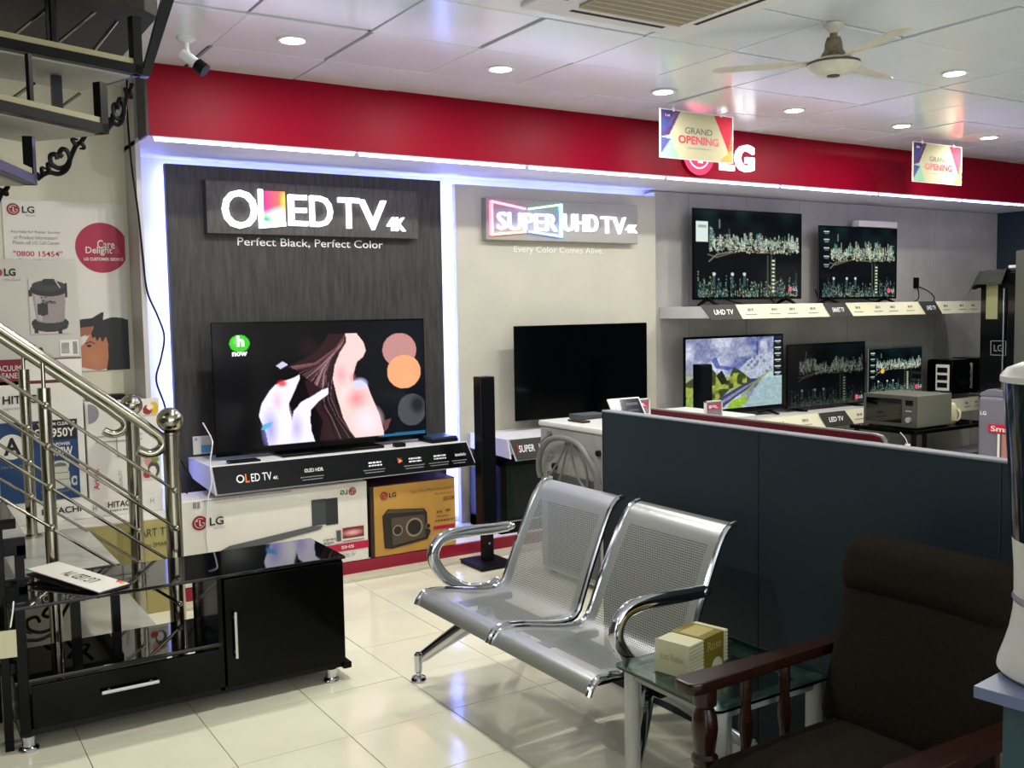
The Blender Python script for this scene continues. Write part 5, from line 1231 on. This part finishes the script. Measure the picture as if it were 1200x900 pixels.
c.ell(.5, .20, .46, .12, '#161616'); c.rect(.04, .16, .96, .22, '#161616'); c.ell(.5, .13, .42, .10, '#2a2a2a'); c.ell(.52, .05, .18, .06, '#101010'); c.rect(.34, .05, .70, .12, '#101010')
c.rect(.0, .2, .08, .32, '#101010'); c.rect(.90, .08, .96, .34, '#101010'); c.line([(.66, .02), (.78, .16)], .012, '#c0c0bc')
c.rect(.28, .33, .34, .35, '#333333'); c.rect(.4, .33, .44, .35, '#333333')
c.build('printed_cleaner', WM(.758, yr-.001, 1.72), .20, .30, m_print, t); text('Turbo', (.72, .79, 1.735, 1.755), yr-.0022, m_blackp, t, bold=.02)

t = thing('wall_poster', 'white customer service poster with a large red disc taped to the cream wall', 'poster', (.9, 6.145, 1.35))
MB().box(.575, 1.215, 6.143, 6.148, 1.345, 2.318, bev=.0005, seg=1).build('sheet', m_box, t)
yw = 6.141
emblem(WM(.63, yw+.001, 2.265), .033, m_redlogo, m_box, t, word='LG', wordmat=m_blackp, tagline="Life's Good")
texts([('Any help for Repair Service', (.61, .865, 2.130, 2.150)), ('or Product Information?', (.625, .85, 2.100, 2.120)), ('Please call LG Call Center', (.62, .86, 2.072, 2.092))], yw, m_greyp, t)
text('"0800 15454"', (.62, .87, 2.005, 2.035), yw, m_redpr, t, bold=.01); text('Care & Delight', (.64, .84, 1.965, 1.99), yw, m_blackp, t)
cx, cz, r = 1.085, 2.06, .145
a = [(min(p[0], 1.212), p[1]) for p in arc(cx, cz, r, 0, 360, 64)[:-1]]
bmx = MB(); bmx.prism(a, 'y', yw, yw+.002); bmx.build('red_disc', mat('poster red', '#a3123c', .5), t)
text('Care', (1.06, 1.155, 2.055, 2.105), yw-.001, m_box, t, bold=.01); text('Delight', (.995, 1.14, 2.015, 2.065), yw-.001, m_box, t, bold=.01)
text('&', (1.15, 1.185, 2.03, 2.07), yw-.001, mat('rose print', '#c04468', .5), t); text('LG CUSTOMER SERVICE', (.985, 1.20, 1.985, 2.003), yw-.001, m_box, t, bold=.03)
c = Canvas(110, 150, '#d9d5cb')
c.poly([(0, .12), (.25, .10), (.5, -.02), (.48, .12), (.42, .22), (0, .28)], '#141416')
c.poly([(0, .26), (.28, .24), (.2, .38), (0, .45)], '#9c5c40'); c.poly([(0, .42), (.12, .38), (.06, .52), (0, .6)], '#d9d5cb')
c.poly([(0, .58), (.10, .50), (.25, .30), (.5, .22), (.62, .40), (.60, .95), (.35, 1.0), (0, .93)], '#b4704e'); c.ell(.25, .8, .3, .25, '#c0805a', .7, .9)
c.poly([(.22, .36), (.28, .24), (.45, .14), (.65, .09), (.85, .10), (1, .14), (1, 1), (.50, 1), (.55, .8), (.56, .55), (.52, .42), (.44, .52), (.40, .42), (.33, .50), (.3, .42), (.24, .44)], '#121214')
c.ell(.17, .57, .05, .022, '#1a1010'); c.line([(.1, .53), (.2, .50), (.28, .54)], .012, '#2a1814')
c.build('portrait_print', WM(1.078, yw+.0005, 1.515), .265, .34, m_print, t)

# ------------------------------------------------------------------ cables, socket
t = tag(MB().tube([(1.21, 5.87, 2.98), (1.20, 5.85, 2.80), (1.203, 5.85, 2.66), (1.213, 5.85, 2.47), (1.235, 5.85, 2.24), (1.248, 5.845, 2.0), (1.262, 5.84, 1.80), (1.313, 5.84, 1.66), (1.345, 5.84, 1.54), (1.321, 5.84, 1.41), (1.290, 5.84, 1.29), (1.333, 5.84, 1.13), (1.353, 5.84, .92), (1.42, 5.84, .79), (1.47, 5.84, .68), (1.44, 5.87, .61)], .0055, 8).build('power_cable', m_blackm, loc=(1.3, 5.84, .61)), 'thin black cable hanging down beside the blue backlight, from the ceiling', 'cable')
t = tag(MB().tube([(1.55, 5.86, 1.02), (1.535, 5.63, .95), (1.526, 5.60, .90), (1.508, 5.59, .81), (1.514, 5.59, .71), (1.49, 5.60, .60), (1.486, 5.64, .40), (1.495, 5.64, .29), (1.50, 5.64, .12)], .004, 8).build('white_cable', m_white, loc=(1.5, 5.6, .12)), 'thin white cable hanging over the left end of the dark sign shelf', 'cable')
t = thing('wall_socket', 'black plug and loose leads on the grey wall above the upper shelf', 'socket', (8.91, 6.28, 1.8))
MB().box(8.87, 8.95, 6.265, 6.28, 1.81, 1.92, bev=.004).build('plate', m_blackm, t)
MB().tube([(8.91, 6.26, 1.83), (8.85, 6.2, 1.76), (8.70, 6.1, 1.70), (8.55, 6.05, 1.667)], .006, 6).tube([(8.92, 6.26, 1.83), (9.0, 6.2, 1.78), (9.03, 6.15, 1.72), (8.95, 6.1, 1.667)], .006, 6).build('lead', m_blackm, t)
for i, (pth, lab) in enumerate((([(6.9, 6.2, 1.72), (6.95, 6.1, 1.667), (7.1, 6.05, 1.667), (7.25, 6.12, 1.70), (7.3, 6.2, 1.80)], 'black lead looping between the two upper televisions on the shelf'),
    ([(6.1, 6.2, 1.73), (6.2, 6.0, 1.667), (6.45, 5.95, 1.667), (6.6, 6.05, 1.68), (6.65, 6.2, 1.75)], 'black lead lying under the left upper television'),
    ([(7.9, 6.2, 1.73), (8.0, 6.0, 1.667), (8.3, 5.98, 1.668), (8.6, 6.02, 1.668), (8.9, 6.05, 1.668), (9.1, 6.1, 1.668)], 'black lead lying along the shelf below the wall socket'))):
    tag(MB().tube(pth, .006, 6).build('power_lead', m_blackm, loc=pth[0]), lab, 'cable')
